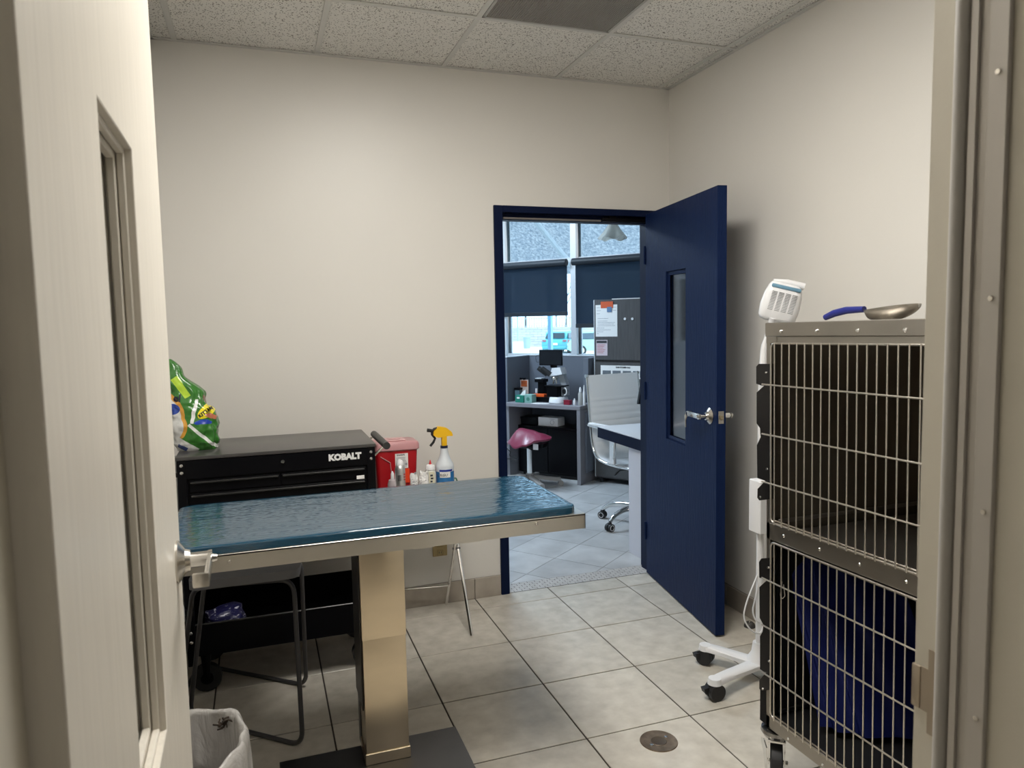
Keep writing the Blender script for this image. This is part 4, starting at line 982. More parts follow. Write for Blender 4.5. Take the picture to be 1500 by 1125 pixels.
b = lathe(B(), [(0, .04), (.045, .04), (.050, .05), (.045, .075), (.030, .10), (.024, .14), (0, .14)], (hx, hy, 0), 24); part('base_hub', b, WHITEP, t)
part('pole', tube(B(), fillet([(hx, hy, .10), (hx, hy, .80), (hx, hy, 1.15), onx(1117, 545, hx-.01), onx(1120, 505, hx), onx(1130, 475, hx)], .05, 4), lambda f: .014 if f < .9 else .011, 14), WHITEP, t)
q0, q1 = ony(1104, 703, hy), ony(1125, 781, hy)
b = bx(q0.x, q0.x+.115, hy-.035, hy+.03, q1.z+.012, q0.z, bev=.006, seg=3); part('battery_box', b, WHITEP, t)
b = bx(q0.x+.0, q0.x+.115, hy-.042, hy-.034, q1.z+.012, q0.z-.0, bev=.003); part('box_cover', b, WHITEP, t)
# head: tilted rounded housing
hc = ony(1144, 443, hy-.02); dirv = (ony(1154, 414, hy)-ony(1137, 472, hy)).normalized()
upv = dirv; rv = V((.83, -.56, 0)); rv = (rv-upv*rv.dot(upv)).normalized(); fv = rv.cross(upv)   # fv points away/back
fv = -fv if fv.y > 0 else fv
tiltR = Matrix.Rotation(.25, 3, rv); upv = tiltR @ upv; fv = tiltR @ fv
HM = Matrix(((rv.x, fv.x, upv.x, hc.x), (rv.y, fv.y, upv.y, hc.y), (rv.z, fv.z, upv.z, hc.z), (0, 0, 0, 1)))
b = B(); rings = []
for (z, wx, wy) in ((-.078, .045, .018), (-.074, .060, .030), (-.060, .070, .038), (-.02, .074, .040), (.03, .070, .038), (.060, .062, .034), (.072, .054, .026), (.076, .045, .015)):
    rings.append([b.verts.new((x, y, z)) for x, y in rrect(-wx, wx, -wy, wy, min(wx, wy)*.7, 5)])
for a, c in zip(rings, rings[1:]):
    for k in range(len(a)): b.faces.new((a[k], a[(k+1) % len(a)], c[(k+1) % len(c)], c[k]))
b.faces.new(rings[0][::-1]); b.faces.new(rings[-1]); hd_ = part('head_housing', b, WHITEP, t, W=HM, smooth=50)
b = bx(-.052, .058, .022, .0395, .052, .066, bev=.005, seg=2); part('blue_stripe', b, BLUEP, hd_, W=HM)
b = B(); tube(b, [(-.050, .012, .073), (0, .012, .080), (.066, .012, .078)], lambda f: .009+.005*f, 10); part('top_grip', b, WHITEP, hd_, W=HM, smooth=60)
b = B()
for c_i in range(4):
    for r_i in range(13): x = -.043+.025*c_i; z = .036-.0058*r_i; box(b, x-.0, x+.019, .0385, .0405, z, z+.0019)
part('vent_slot', b, mat('slot_shadow', (.16, .16, .17), .6), hd_, W=HM, kind='stuff', smooth=0)
part('socket_collar', lathe(B(), [(.012, -.085), (.014, -.080), (.020, -.066), (0, -.060)], (-.012, .020, 0), 18), WHITEP, hd_, W=HM)
# cable
cz = [ony(1112, 836, hy), ony(1094, 880, hy-.02), ony(1088, 905, hy-.02), ony(1100, 925, hy-.03), ony(1116, 930, hy-.02), ony(1118, 900, hy)]
part('power_cord', tube(B(), fillet(cz, .09, 6), .0032, 8), WHITEP, t, smooth=60)
cz = [ony(1113, 840, hy), ony(1108, 870, hy-.01), ony(1102, 895, hy-.01), ony(1106, 908, hy-.02), ony(1117, 915, hy)]
part('power_cord', tube(B(), fillet(cz, .09, 6), .0032, 8), WHITEP, t, smooth=60)
part('cord_toggle', bx(*sum([[q-.006, q+.006] for q in ony(1110, 953, hy-.01)], []), bev=.002), BLACKR, t)
part('toggle_cord', tube(B(), [ony(1107, 925, hy-.01), ony(1110, 950, hy-.01)], .0012, 6), WHITEP, t)

# ================================================================== OFFICE BEYOND THE NAVY DOOR (built in the turned frame s, t, z)
def ob(name, bm, m, par, **k): return part(name, bm, m, par, W=OM, **k)
def oth(name, label, cat, s, t_, z=0, group=None): p = OM @ V((s, t_, z)); return thing(name, label, cat, p, OANG, group)
GREYP = mat('partition_fabric', (.125, .14, .17), .85, bump=.1, bscale=150)
GREYL = mat('grey_laminate', (.22, .215, .235), .5)
WOODG = mat('grey_woodgrain', (.055, .053, .055), .5, stretch=(14, 14, .8), col2=(.085, .082, .084), vscale=6)
# partitions
sL, sR, tF, tB = -3.78, -2.99, 5.61, 6.05
zPt, zDk = 1.115, .700
t = oth('cubicle_partition', 'grey fabric cubicle partition around the back of the microscope desk', 'partition', (sL+sR)/2, tB)
ob('back_screen', bx(sL, sR+.02, tB, tB+.04, .0, zPt, bev=.002), GREYP, t)
ob('side_screen', bx(sL-.04, sL, tF+.05, tB+.04, .0, zPt, bev=.002), GREYP, t)
ob('side_screen', bx(sR-.035, sR+.015, 5.745, tB+.04, .72, zPt, bev=.002), GREYP, t)
ob('top_trim', bx(sL-.045, sR+.02, tB-.004, tB+.046, zPt, zPt+.010, bev=.002), ALU, t)
ob('top_trim', bx(sL-.046, sL+.004, tF+.045, tB+.0, zPt, zPt+.010, bev=.002), ALU, t)
# desk
t = oth('microscope_desk', 'grey laminate desk carrying the microscope, beyond the doorway', 'desk', (sL+sR)/2, 5.8)
ob('desk_top', bx(sL+.002, sR, tF, tB-.002, zDk-.035, zDk, bev=.002), GREYL, t)
ob('side_panel', bx(sR-.035, sR, tF, tB-.005, .0, zDk-.037, bev=.001), GREYL, t)
ob('side_panel', bx(sL+.002, sL+.03, tF+.02, tB-.005, .0, zDk-.037, bev=.001), GREYL, t)
q0, q1 = ons(859, 609, sR+.02), ons(870, 693, sR+.02)
ob('end_cover', bx(sR, sR+.022, q0.y, tB, .10, .64, bev=.003), GREYP, t)
t = oth('black_cabinet', 'low black cabinet tucked under the grey microscope desk', 'cabinet', -3.42, 5.92)
ob('cabinet_body', bx(-3.735, -3.06, 5.76, 6.03, .03, .475, bev=.003), BLACKP, t)
ob('plinth', bx(-3.70, -3.09, 5.79, 6.02, .0, .03), BLACKR, t)
ob('door', bx(-3.70, -3.41, 5.752, 5.76, .05, .455, bev=.002), BLACKP, t); ob('door', bx(-3.39, -3.09, 5.752, 5.76, .05, .455, bev=.002), BLACKP, t)
q = ont(806, 625, 5.84)
t = oth('white_carton', 'white carton with a small circle emblem on the black cabinet under the desk', 'box', q.x, 5.84, .475)
ob('carton_body', bx(q.x-.105, q.x+.105, 5.80, 5.93, .476, .555, bev=.001), WHITE, t)
ob('emblem', tube(B(), [(q.x+.045+.020*math.cos(a*PI/10), 5.799, .512+.020*math.sin(a*PI/10)) for a in range(20)], .0014, 5, closed=True), GREYINK, t)
ob('printed_line', bx(q.x+.02, q.x+.07, 5.7985, 5.80, .541, .544), GREYINK, t)
t = oth('black_carton', 'flat black box left of the white carton under the desk', 'box', q.x-.25, 5.84, .475)
ob('carton_body', bx(q.x-.30, q.x-.118, 5.80, 5.98, .476, .545, bev=.002), BLACKP, t); ob('carton_lid', bx(q.x-.303, q.x-.115, 5.797, 5.983, .528, .549, bev=.002), BLACKP, t)
cb = B()
tube(cb, fillet([ont(737, 652, 5.6), ont(748, 662, 5.6), ont(746, 668, 5.6), ont(758, 672, 5.62)], .05, 4), .004, 6)
tube(cb, fillet([ont(736, 672, 5.6), ont(747, 672, 5.6), ont(757, 675, 5.62)], .05, 4), .004, 6)
single('black_cables', cb, BLACKR, 'two loose black cables at the left end of the desk beside the navy frame', 'cable', W=OM, smooth=60)
ov = ont(742, 665, 5.63)
t = oth('surge_protector', 'white power strip partly hidden at the left end beneath the desk', 'power strip', ov.x, 5.56)
ob('strip_body', bx(ov.x-.10, ov.x+.05, 5.54, 5.585, .28, .34, bev=.004), WHITEP, t); ob('switch', bx(ov.x+.03, ov.x+.045, 5.535, 5.542, .295, .32), RED, t)
# microscope
t0_ = 5.80; qc = ont(818, 588, t0_); ms = qc.x; k_ = 1/164
t = oth('microscope', 'white and black microscope in the middle of the grey desk', 'microscope', ms, t0_, zDk)
def mp_(u, v, tt=t0_): q = ont(u, v, tt); return q
b = B(); rings = []
for z, s in ((0, .96), (.004, 1), (.045, .94), (.055, .85)): rings.append([b.verts.new((ms+.0+x*s, t0_+y*s, zDk+z)) for x, y in rrect(-.078, .078, -.085, .095, .06, 5)])
for a, c in zip(rings, rings[1:]):
    for k in range(len(a)): b.faces.new((a[k], a[(k+1) % len(a)], c[(k+1) % len(c)], c[k]))
b.faces.new(rings[0][::-1]); b.faces.new(rings[-1]); ob('base', b, WHITEP, t)
a0, a1, a2_ = mp_(822, 579), mp_(826, 562), mp_(822, 545)
b = B(); prism(b, [(p.x-ms, p.z) for p in (mp_(829, 580), mp_(828, 562), mp_(823, 548), mp_(816, 549), mp_(820, 563), mp_(819, 580))], lambda x, z: (ms+x, t0_+.02, z), lambda x, z: (ms+x, t0_+.075, z)); ob('arm', b, mat('scope_grey', (.42, .44, .46), .4), t)
b = B(); p = mp_(813, 570); box(b, p.x-.055, p.x+.055, t0_-.06, t0_+.05, zDk+.055, p.z+.03, bev=.004); ob('condenser', b, BLACKP, t)
p = mp_(817, 565); ob('stage', bx(p.x-.10, p.x+.085, t0_-.07, t0_+.06, p.z-.004, p.z+.006, bev=.002), BLACKP, t)
b = B(); p = mp_(813, 556)
lathe(b, [(0, -.0), (.030, 0), (.034, .018), (.025, .03), (0, .03)], V((p.x, t0_, p.z)), 18)
for a in (-.5, .4): cyl(b, (p.x+.012*a*2, t0_, p.z), (p.x+.04*a, t0_, p.z-.038), .010, .007, seg=10)
ob('objectives', b, SATIN, t)
b = B(); c = [mp_(808, 551), mp_(826, 548), mp_(823, 538), mp_(811, 539)]; prism(b, [(q.x, q.z) for q in c], lambda x, z: (x, t0_-.035, z), lambda x, z: (x, t0_+.06, z)); ob('viewing_head', b, WHITEP, t)
for du, dt in ((0, -.062), (7, -.085)):
    e0, e1 = mp_(795+du, 538, t0_), mp_(806+du*.9, 548, t0_); b = B(); cyl(b, (e0.x, t0_+dt-.02, e0.z), (e1.x, t0_+dt+.01, e1.z), .021, .025, seg=14); ob('eyepiece', b, BLACKR, t)
p = mp_(829, 573); b = B(); cyl(b, (p.x, t0_-.03, p.z), (p.x, t0_-.01, p.z), .024, seg=20); cyl(b, (p.x-.01, t0_-.02, p.z), (p.x-.01, t0_+.04, p.z), .012, seg=10); ob('focus_knob', b, BLACKR, t)
b = B(); tube(b, [(p.x+.026*math.cos(a*PI/12-PI/2), t0_-.032, p.z+.032*math.sin(a*PI/12-PI/2)) for a in range(13)], .006, 8); ob('knob_rim', b, WHITE, t)
q0, q1 = mp_(791.5, 512), mp_(825.5, 535.5)
t = oth('microscope_screen', 'black flat screen mounted on top of the microscope', 'screen', (q0.x+q1.x)/2, t0_-.01, q1.z)
ob('screen_body', bx(q0.x, q1.x, t0_-.025, t0_-.012, q1.z, q0.z, bev=.002), BLACKP, t)
ob('screen_panel', bx(q0.x+.006, q1.x-.006, t0_-.0262, t0_-.0248, q1.z+.008, q0.z-.006), mat('screen_glass', (.006, .007, .010), .08), t)
ob('screen_mount', bx((q0.x+q1.x)/2-.01, (q0.x+q1.x)/2+.05, t0_-.014, t0_+.01, q1.z-.02, q1.z+.06, bev=.002), BLACKP, t)
ob('screen_cable', tube(B(), fillet([mp_(792, 520), mp_(784, 521), mp_(786, 531), mp_(790, 530), mp_(791, 535)], .03, 3), .002, 6), BLACKR, t)
# second device
p = mp_(794, 575, 5.93); z_ = zDk
t = oth('small_camera_stand', 'small black stand with a flat head behind the microscope', 'stand', p.x, 5.93, zDk)
tp = mp_(794, 558, 5.93)
ob('head', bx(tp.x-.055, tp.x+.045, 5.88, 5.97, tp.z-.010, tp.z+.02, bev=.003), BLACKP, t); ob('head_top', bx(tp.x-.05, tp.x+.02, 5.885, 5.96, tp.z+.02, tp.z+.030, bev=.002), mat('scope_grey', (.4, .4, .4), .4), t)
ob('column', bx(tp.x-.03, tp.x+.04, 5.90, 5.95, zDk, tp.z-.01, bev=.002), BLACKP, t); ob('tube', cyl(B(), (tp.x-.035, 5.885, tp.z-.07), (tp.x-.035, 5.885, tp.z-.11), .012, seg=12), WHITEP, t)
# desk clutter
def obox(name, label, cat, u0, v0, u1, v1, tt, dt, m, group=None, extra=None, zb=zDk):
    a, c = ont(u0, v0, tt), ont(u1, v1, tt); t = oth(name, label, cat, (a.x+c.x)/2, tt, zb, group)
    z1 = max(a.z, zb+.004)
    ob(extra or 'body', bx(a.x, c.x, tt, tt+dt, zb, z1, bev=.0015), m, t); return t, a.x, c.x, z1
TEALG = mat('tissue_green', (.01, .19, .13), .5)
t, x0, x1, z1 = obox('tissue_box', 'dark green tissue box with a white tissue on the left of the desk', 'box', 754.5, 579, 767, 590, 5.66, .10, TEALG, extra='carton_body')
ob('printed_panel', bx(x0+.02, x0+.05, 5.6585, 5.66, z1-.03, z1-.015), WHITE, t)
b = B(); prism(b, [(x0+.03, z1-.002), (x1-.002, z1-.002), (x1-.001, z1+.05), (x1-.02, z1+.045), (x0+.055, z1+.03)], lambda x, z: (x, 5.70, z), lambda x, z: (x, 5.715, z)); ob('tissue', b, WHITE, t)
t, x0, x1, z1 = obox('wipes_box', 'pale green printed box right of the tissue box', 'box', 768, 578, 779, 589, 5.67, .08, mat('pale_green', (.22, .40, .36), .5), extra='carton_body')
ob('emblem', lathe(B(), [(0, -.001), (.018, -.001), (.018, .0), (0, 0)], ((x0+x1)/2, 5.669, zDk+.035), 16, rot=Matrix.Rotation(PI/2, 3, 'X')), mat('emblem_green', (.05, .2, .15), .5), t)
t, x0, x1, z1 = obox('flat_tray', 'flat dark grey tray under the orange packet behind the microscope base', 'tray', 780, 581, 804, 586, 5.78, .08, BLACKP, extra='tray_body')
t, x0, x1, z1b = obox('orange_packet', 'orange packet lying on the flat dark tray', 'packet', 780, 577, 797, 582, 5.79, .06, mat('orange_plastic', (.75, .10, .012), .45), extra='packet_body', zb=z1)
t, x0, x1, z1 = obox('picture_card', 'upright tan card with a dark orange picture clipped on the partition corner', 'card', 762, 556, 774, 578, 5.82, .01, mat('tan_card', (.50, .38, .33), .5), extra='card_panel')
ob('picture', bx(x0+.010, x1-.012, 5.818, 5.82, z1-.065, z1-.008), mat('picture_print', (.05, .01, .006), .4, col2=(.55, .12, .03), vscale=16), t)
b = B(); box(b, x0-.005, x0+.02, 5.815, 5.835, z1, z1+.018, bev=.002); box(b, x0+.03, x0+.055, 5.815, 5.835, z1, z1+.018, bev=.002); ob('binder_clip', b, BLACKP, t)
t, x0, x1, z1 = obox('dark_canister', 'dark lidded canister behind the tissue box against the left partition', 'canister', 754, 568, 761, 586, 5.745, .05, mat('canister_teal', (.10, .16, .19), .4), extra='canister_body')
ob('lid', bx(x0-.003, x1+.003, 5.740, 5.798, z1-.02, z1, bev=.002), BLACKP, t)
t, x0, x1, z1 = obox('red_case', 'small dark red case right of the microscope base', 'case', 825.5, 587, 834, 591, 5.67, .05, mat('case_red', (.25, .01, .03), .4), extra='case_body')
ob('case_lid', bx(x0-.002, x1+.002, 5.668, 5.722, z1, z1+.004), mat('case_red', (.25, .01, .03), .4), t)
for (u, v0, v1, r, lb_, nm) in ((841.5, 583.5, 590, .012, 'tiny white lidded jar right of the dark red case', 'small_jar'), (850, 567, 588, .020, 'clear dropper bottle with white cap near the right partition', 'dropper_bottle'), (855.5, 564, 588, .011, 'tall thin white tube standing at the right partition', 'white_tube')):
    tt = 5.70; a, c = ont(u, v0, tt), ont(u, v1, tt); H_ = max(a.z-zDk, .03)
    t = oth(nm, lb_, 'bottle', a.x, tt, zDk)
    ob('bottle_body', lathe(B(), [(0, 0), (r*.95, 0), (r, .003), (r, H_*.62), (r*.55, H_*.75), (0, H_*.75)], (a.x, tt, zDk), 16), mat('clear_grey', (.42, .42, .40), .3) if r > .015 else WHITEP, t)
    ob('cap', lathe(B(), [(0, H_*.74), (r*.6, H_*.74), (r*.55, H_*.88), (r*.2, H_), (0, H_)], (a.x, tt, zDk), 14), WHITEP, t)
for i, (u, v) in enumerate(((786, 589.5), (797, 589))):
    q = ont(u, v, 5.66); single('paper_slip', bx(q.x-.045, q.x+.045, 5.63+.01*i, 5.70, zDk+.0005+.001*i, zDk+.0015+.001*i), WHITE, ('loose paper slip lying left on the desk edge beside the boxes', 'loose paper slip lying next to the microscope base')[i], 'paper', W=OM, group='paper slips on the desk')
# saddle stool
hs, ht = -3.36, 5.36; p = OM @ V((hs, ht, 0))
t = oth('saddle_stool', 'burgundy saddle stool on a grey five-star base in front of the grey desk', 'stool', hs, ht)
def lerpk(x, K):
    for (x0, y0), (x1, y1) in zip(K, K[1:]):
        if x <= x1: f = (x-x0)/(x1-x0); f = f*f*(3-2*f); return y0+(y1-y0)*f
    return K[-1][1]
def sad(u, v):
    a = 2*PI*u; top = v <= .5; f = v/.5 if top else (1-v)/.5; r = math.sin(f*PI/2)
    x = math.cos(a)*r; y = math.sin(a)*r
    z = lerpk(x, [(-1, .405), (-.45, .515), (0, .505), (.55, .480), (1, .440)])-lerpk(x, [(-1, .10), (-.4, .155), (.3, .10), (1, .03)])*abs(y)**1.8
    th = (.045 if not top else 0)*(1-r**4)
    return (hs+.200*x-.0, ht+.175*y, z-th-(.012 if not top else 0))
b = B(); vs = grid_surf(b, sad, 36, 25, True); bmesh.ops.remove_doubles(b, verts=b.verts, dist=1e-4); BURG = mat('burgundy_vinyl', (.20, .018, .05), .38, coat=.2)
bmesh.ops.solidify(b, geom=b.faces[:], thickness=.001); ob('saddle_seat', b, BURG, t, smooth=70)
b = B(); box(b, hs-.09, hs+.11, ht-.05, ht+.05, .345, .385, bev=.01); prism(b, [(-.03, .36), (.17, .40), (.15, .36), (.05, .33)], lambda x, z: (hs+x, ht-.04, z), lambda x, z: (hs+x, ht+.04, z)); ob('seat_mechanism', b, BLACKP, t)
ob('white_sticker', bx(hs+.075, hs+.125, ht-.062, ht-.058, .345, .395), WHITE, t)
ob('gas_column', cyl(B(), (hs, ht, .10), (hs, ht, .345), .024, seg=20), CHROME, t)
SG = mat('base_greige', (.30, .28, .26), .45)
for i in range(5):
    a = -.62+i*2*PI/5; d = V((math.cos(a), math.sin(a), 0)); b = B()
    arm(b, V((hs, ht, 0)), V((hs, ht, 0))+d*.27, .030, .022, .075, .045, .030); ob('base_arm', b, SG, t, smooth=50)
    c = V((hs, ht, 0))+d*.27; b = B(); n_ = V((-d.y, d.x, 0))
    cyl(b, c+V((0, 0, .024))-n_*.018, c+V((0, 0, .024))+n_*.018, .024, seg=16); ob('caster', b, SG, t)
ob('hub', cyl(B(), (hs, ht, .06), (hs, ht, .12), .035, seg=18), SG, t)
# tall cabinet
cs0 = ont(870, 440, 5.8).x; cs1 = cs0+.80
t = oth('tall_cabinet', 'tall dark grey woodgrain cabinet with papers on its door, beyond the doorway', 'cabinet', cs0+.4, 5.95)
tcab = t
ob('cabinet_body', bx(cs0, cs1, 5.815, 6.10, .04, 1.625, bev=.002), WOODG, t)
ob('upper_door', bx(cs0+.004, cs1-.004, 5.797, 5.813, 1.100, 1.622, bev=.001), WOODG, t)
ob('lower_door', bx(cs0+.004, cs1-.004, 5.797, 5.813, .055, 1.078, bev=.001), mat('dark_gloss', (.085, .083, .083), .25), t)
ob('edge_strip', bx(cs0-.002, cs0+.006, 5.795, 5.815, .05, 1.625), ALU, t)
b = B()
for s_ in (cs0+.05, cs1-.05): cyl(b, (s_, 5.83, .0), (s_, 5.83, .045), .016, seg=12); cyl(b, (s_, 6.07, 0), (s_, 6.07, .045), .016, seg=12)
ob('foot', b, BLACKR, t)
for u in (915.5, 926.5): q = ont(u, 467, 5.795); ob('magnet', cyl(B(), (q.x, 5.797, q.z), (q.x, 5.790, q.z), .011, seg=16), WHITEP, t)
q = ont(905, 437, 5.9); ob('top_edge_paper', bx(cs0+.15, cs1-.1, 5.85, 6.05, 1.6255, 1.633), WHITE, t)
def paper(name, label, u0, v0, u1, v1, m, lines, tt=5.796, dep=.002, cat='notice'):
    a, c = ont(u0, v0, tt), ont(u1, v1, tt); t = oth(name, label, cat, (a.x+c.x)/2, tt-dep/2, c.z)
    ob('sheet', bx(a.x, c.x, tt-dep, tt-.0002, c.z, a.z), m, t)
    return t, a, c
t, a, c = paper('white_notice', 'large white printed notice on the upper cabinet door', 872.5, 447, 904.5, 493, WHITE, 1)
b = B(); W_ = c.x-a.x; H_ = a.z-c.z
for (f0, f1, g0) in ((.05, .2, .08), (.82, .95, .08), (.05, .25, .17), (.8, .95, .17), (.05, .2, .27), (.1, .6, .42), (.1, .55, .5), (.1, .9, .55), (.1, .85, .6), (.1, .9, .65), (.05, .4, .72), (.05, .7, .78), (.05, .35, .84), (.05, .15, .9)):
    box(b, a.x+W_*f0, a.x+W_*f1, a_t := 5.7932, 5.7938, a.z-H_*g0-.003, a.z-H_*g0)
ob('printed_line', b, GREYINK, t, kind='stuff')
t, a, c = paper('orange_flyer', 'small orange-red flyer pinned over the top of the white notice', 880, 442, 898, 451, mat('flyer_orange', (.62, .10, .03), .5), 1, tt=5.7925)
ob('fold_corner', bx(a.x+.06, a.x+.105, 5.7895, 5.7903, c.z-.035, c.z+.01), mat('flyer_blue', (.12, .20, .34), .5), t)
t, a, c = paper('pink_notice', 'small tilted pinkish notice with dark header below the white notice', 873.5, 498, 890, 521, mat('pinkish_paper', (.62, .52, .56), .6), 1)
ob('dark_header', bx(a.x+.004, c.x-.006, 5.7928, 5.794, a.z-.028, a.z-.006), INK, t)
b = B()
for k in range(6): box(b, a.x+.01, c.x-.02-.01*(k % 3), 5.7928, 5.7938, a.z-.045-.014*k, a.z-.041-.014*k)
ob('printed_line', b, mat('pink_ink', (.45, .12, .12), .5), t, kind='stuff')
t, a, c = paper('white_chart', 'wide white chart with five grey squares behind the white chair back', 880, 535, 960, 556, WHITE, 1)
for (u0, u1) in ((882.5, 894.5), (897, 909), (912, 924), (927, 934), (937, 948)):
    x0, x1 = ont(u0, 545, 5.79).x, ont(u1, 545, 5.79).x; ob('grey_square', bx(x0, x1, 5.7928, 5.794, c.z+.012, c.z+.068), mat('chart_grey', (.13, .15, .17), .5), t)
q = ont(912.5, 537, 5.793)
text('DHB SCORES OLS', .017, (q.x, 5.7925, a.z-.016), (1, 0, 0), (0, 0, 1), INK, t, W=OM, bold=.0007)
# white conference chair
Fv = V((.2, -.98, 0)); Rv = V((.98, .2, 0)); CC = V((2.503, 4.52, 0))
CM = Matrix(((Rv.x, Fv.x, 0, CC.x), (Rv.y, Fv.y, 0, CC.y), (0, 0, 1, 0), (0, 0, 0, 1)))    # local: x sideways, y forward
t = thing('office_chair', 'white ribbed office chair with chrome arms and star base behind the white desk', 'chair', CC, 0)
def cpt(name, bm, m, par=None, **k): return part(name, bm, m, par or t, W=CM, **k)
chair_t = t
prof = [(-.285, 1.055), (-.275, .98), (-.262, .85), (-.245, .70), (-.232, .60), (-.21, .52), (-.16, .468), (-.05, .452), (.10, .452), (.20, .458), (.25, .445), (.27, .42)]
prof = [(p.x, p.y) for p in fillet([(a, c, 0) for a, c in prof], .04, 3)]
CW = mat('chair_white', (.88, .89, .90), .38)
def panel(b, P, w_, th, ribs=None):
    rows = []
    cum = 0
    for i, (y, z) in enumerate(P):
        if i: cum += math.hypot(y-P[i-1][0], z-P[i-1][1])
        a, c = P[max(i-1, 0)], P[min(i+1, len(P)-1)]; tx, tz = c[0]-a[0], c[1]-a[1]; L_ = math.hypot(tx, tz); nx, nz = -tz/L_, tx/L_
        if nx < 0 and z > .6: nx, nz = -nx, -nz
        if z <= .6 and nz < 0: nx, nz = -nx, -nz
        bulge = th*.5
        if ribs and .17 < cum: ph = (cum % ribs)/ribs; bulge = th*(.22+.5*abs(math.sin(ph*PI))**.5)
        rows.append([b.verts.new((x, y+nx*o, z+nz*o)) for x, o in ((-w_, -th*.4), (-w_, bulge*.6), (-w_+.012, bulge), (w_-.012, bulge), (w_, bulge*.6), (w_, -th*.4))])
    for A_, C_ in zip(rows, rows[1:]):
        for k in range(6): b.faces.new((A_[k], A_[(k+1) % 6], C_[(k+1) % 6], C_[k]))
    b.faces.new(rows[0][::-1]); b.faces.new(rows[-1])
dense = []
for a, c in zip(prof, prof[1:]):
    n_ = max(1, int(math.hypot(c[0]-a[0], c[1]-a[1])/.008))
    for k in range(n_): dense.append((a[0]+(c[0]-a[0])*k/n_, a[1]+(c[1]-a[1])*k/n_))
dense.append(prof[-1])
ib = [i for i, p in enumerate(dense) if p[1] > .545][-1]
b = B(); panel(b, dense[:ib+1], .225, .022, ribs=.048); cpt('backrest', b, CW)
b = B(); panel(b, dense[ib:], .225, .022, ribs=.048); cpt('seat', b, CW)
for s in (-1, 1):
    cpt('side_rail', tube(B(), [(s*.236, y-.004, z-.004) for y, z in dense[::4]], .009, 8), CHROME, smooth=60)
    cpt('armrest', tube(B(), fillet([(s*.245, -.265, .70), (s*.275, -.22, .708), (s*.275, .04, .70), (s*.27, .07, .66), (s*.25, .03, .46)], .05, 5), .011, 8), CHROME, smooth=60)
    cpt('arm_pad', bx(s*.275-.02, s*.275+.02, -.20, .02, .712, .728, bev=.006, seg=2), CW)
    cpt('arm_post', bx(s*.252-.012, s*.252+.012, .0, .05, .465, .66, bev=.004), CW)
    cpt('top_cap', cyl(B(), (s*.225, -.29, 1.05), (s*.245, -.29, 1.05), .013, seg=12), CHROME)
b = B(); box(b, -.09, .09, -.08, .10, .405, .44, bev=.01); cpt('tilt_mechanism', b, BLACKP)
cpt('tilt_lever', tube(B(), [(.05, 0, .415), (-.19, .02, .41), (-.24, .03, .385)], .006, 8), BLACKR)
cpt('gas_column', cyl(B(), (0, 0, .12), (0, 0, .41), .026, seg=18), BLACKP)
cast = [onz(882, 758), onz(891, 779)]
a0 = math.atan2((cast[1]-CC).y, (cast[1]-CC).x)
for i in range(5):
    a = a0-i*2*PI/5; d = V((math.cos(a), math.sin(a), 0)); n_ = V((-d.y, d.x, 0)); P_ = [CC+d*.03+V((0, 0, .13)), CC+d*.17+V((0, 0, .125)), CC+d*.25+V((0, 0, .10)), CC+d*.29+V((0, 0, .065))]
    part('base_arm', tube(B(), fillet(P_, .06, 4), lambda f: .020-.006*f, 10), CHROME, t, smooth=60)
    c = CC+d*.292+V((0, 0, .027)); b = B()
    for s in (-1, 1): cyl(b, c+n_*s*.005, c+n_*s*.024, .027, seg=20)
    box(b, c.x-.012, c.x+.012, c.y-.012, c.y+.012, .04, .062, bev=.003); w_ = part('caster', b, BLACKR, t)
    b = B()
    for s in (-1, 1): tube(b, [c+n_*s*.0245+(d*math.cos(q*PI/8)+V((0, 0, math.sin(q*PI/8))))*.018 for q in range(16)], .0022, 5, closed=True)
    part('caster_ring', b, WHITEP, w_)
# white desk with navy edge
dx0 = 2.118; y0_, y1_ = 3.80, 4.385
t = thing('white_desk', 'white desk with a thick navy edge and slab leg just inside the navy doorway', 'desk', (2.7, 4.1, 0))
NB = mat('navy_edge_band', (.004, .008, .026), .5, spec=.06)
part('desk_top', bx(dx0+.002, 3.4, y0_+.002, y1_-.002, .735, .742, bev=.001), mat('desk_white', (.70, .71, .74), .3), t)
b = B(); box(b, dx0, 3.4, y0_, y1_, .668, .735, bev=.001); part('edge_band', b, NB, t)
part('slab_leg', bx(2.135, 2.175, 3.806, 3.985, 0, .668, bev=.001), mat('leg_white', (.62, .62, .68), .4), t)
part('slab_leg', bx(3.3, 3.34, 3.83, 4.35, 0, .668), mat('leg_white', (.62, .62, .68), .4), t)
q = ony(936, 592, 4.08)
t = thing('desk_monitor', 'black monitor on the white desk, its edge showing past the navy door', 'monitor', (q.x+.22, 4.10, .742))
b = B(); prism(b, [(q.x-.005, q.z), (q.x+.40, q.z+.0), (q.x+.42, q.z+.27), (q.x+.045, q.z+.27)], lambda x, z: (x, 4.08, z), lambda x, z: (x, 4.10, z)); part('monitor_panel', b, BLACKP, t)
part('monitor_stand', bx(q.x+.2, q.x+.24, 4.10, 4.12, .745, q.z+.1), BLACKP, t); part('monitor_base', bx(q.x+.12, q.x+.32, 4.05, 4.2, .742, .750, bev=.002), BLACKP, t)
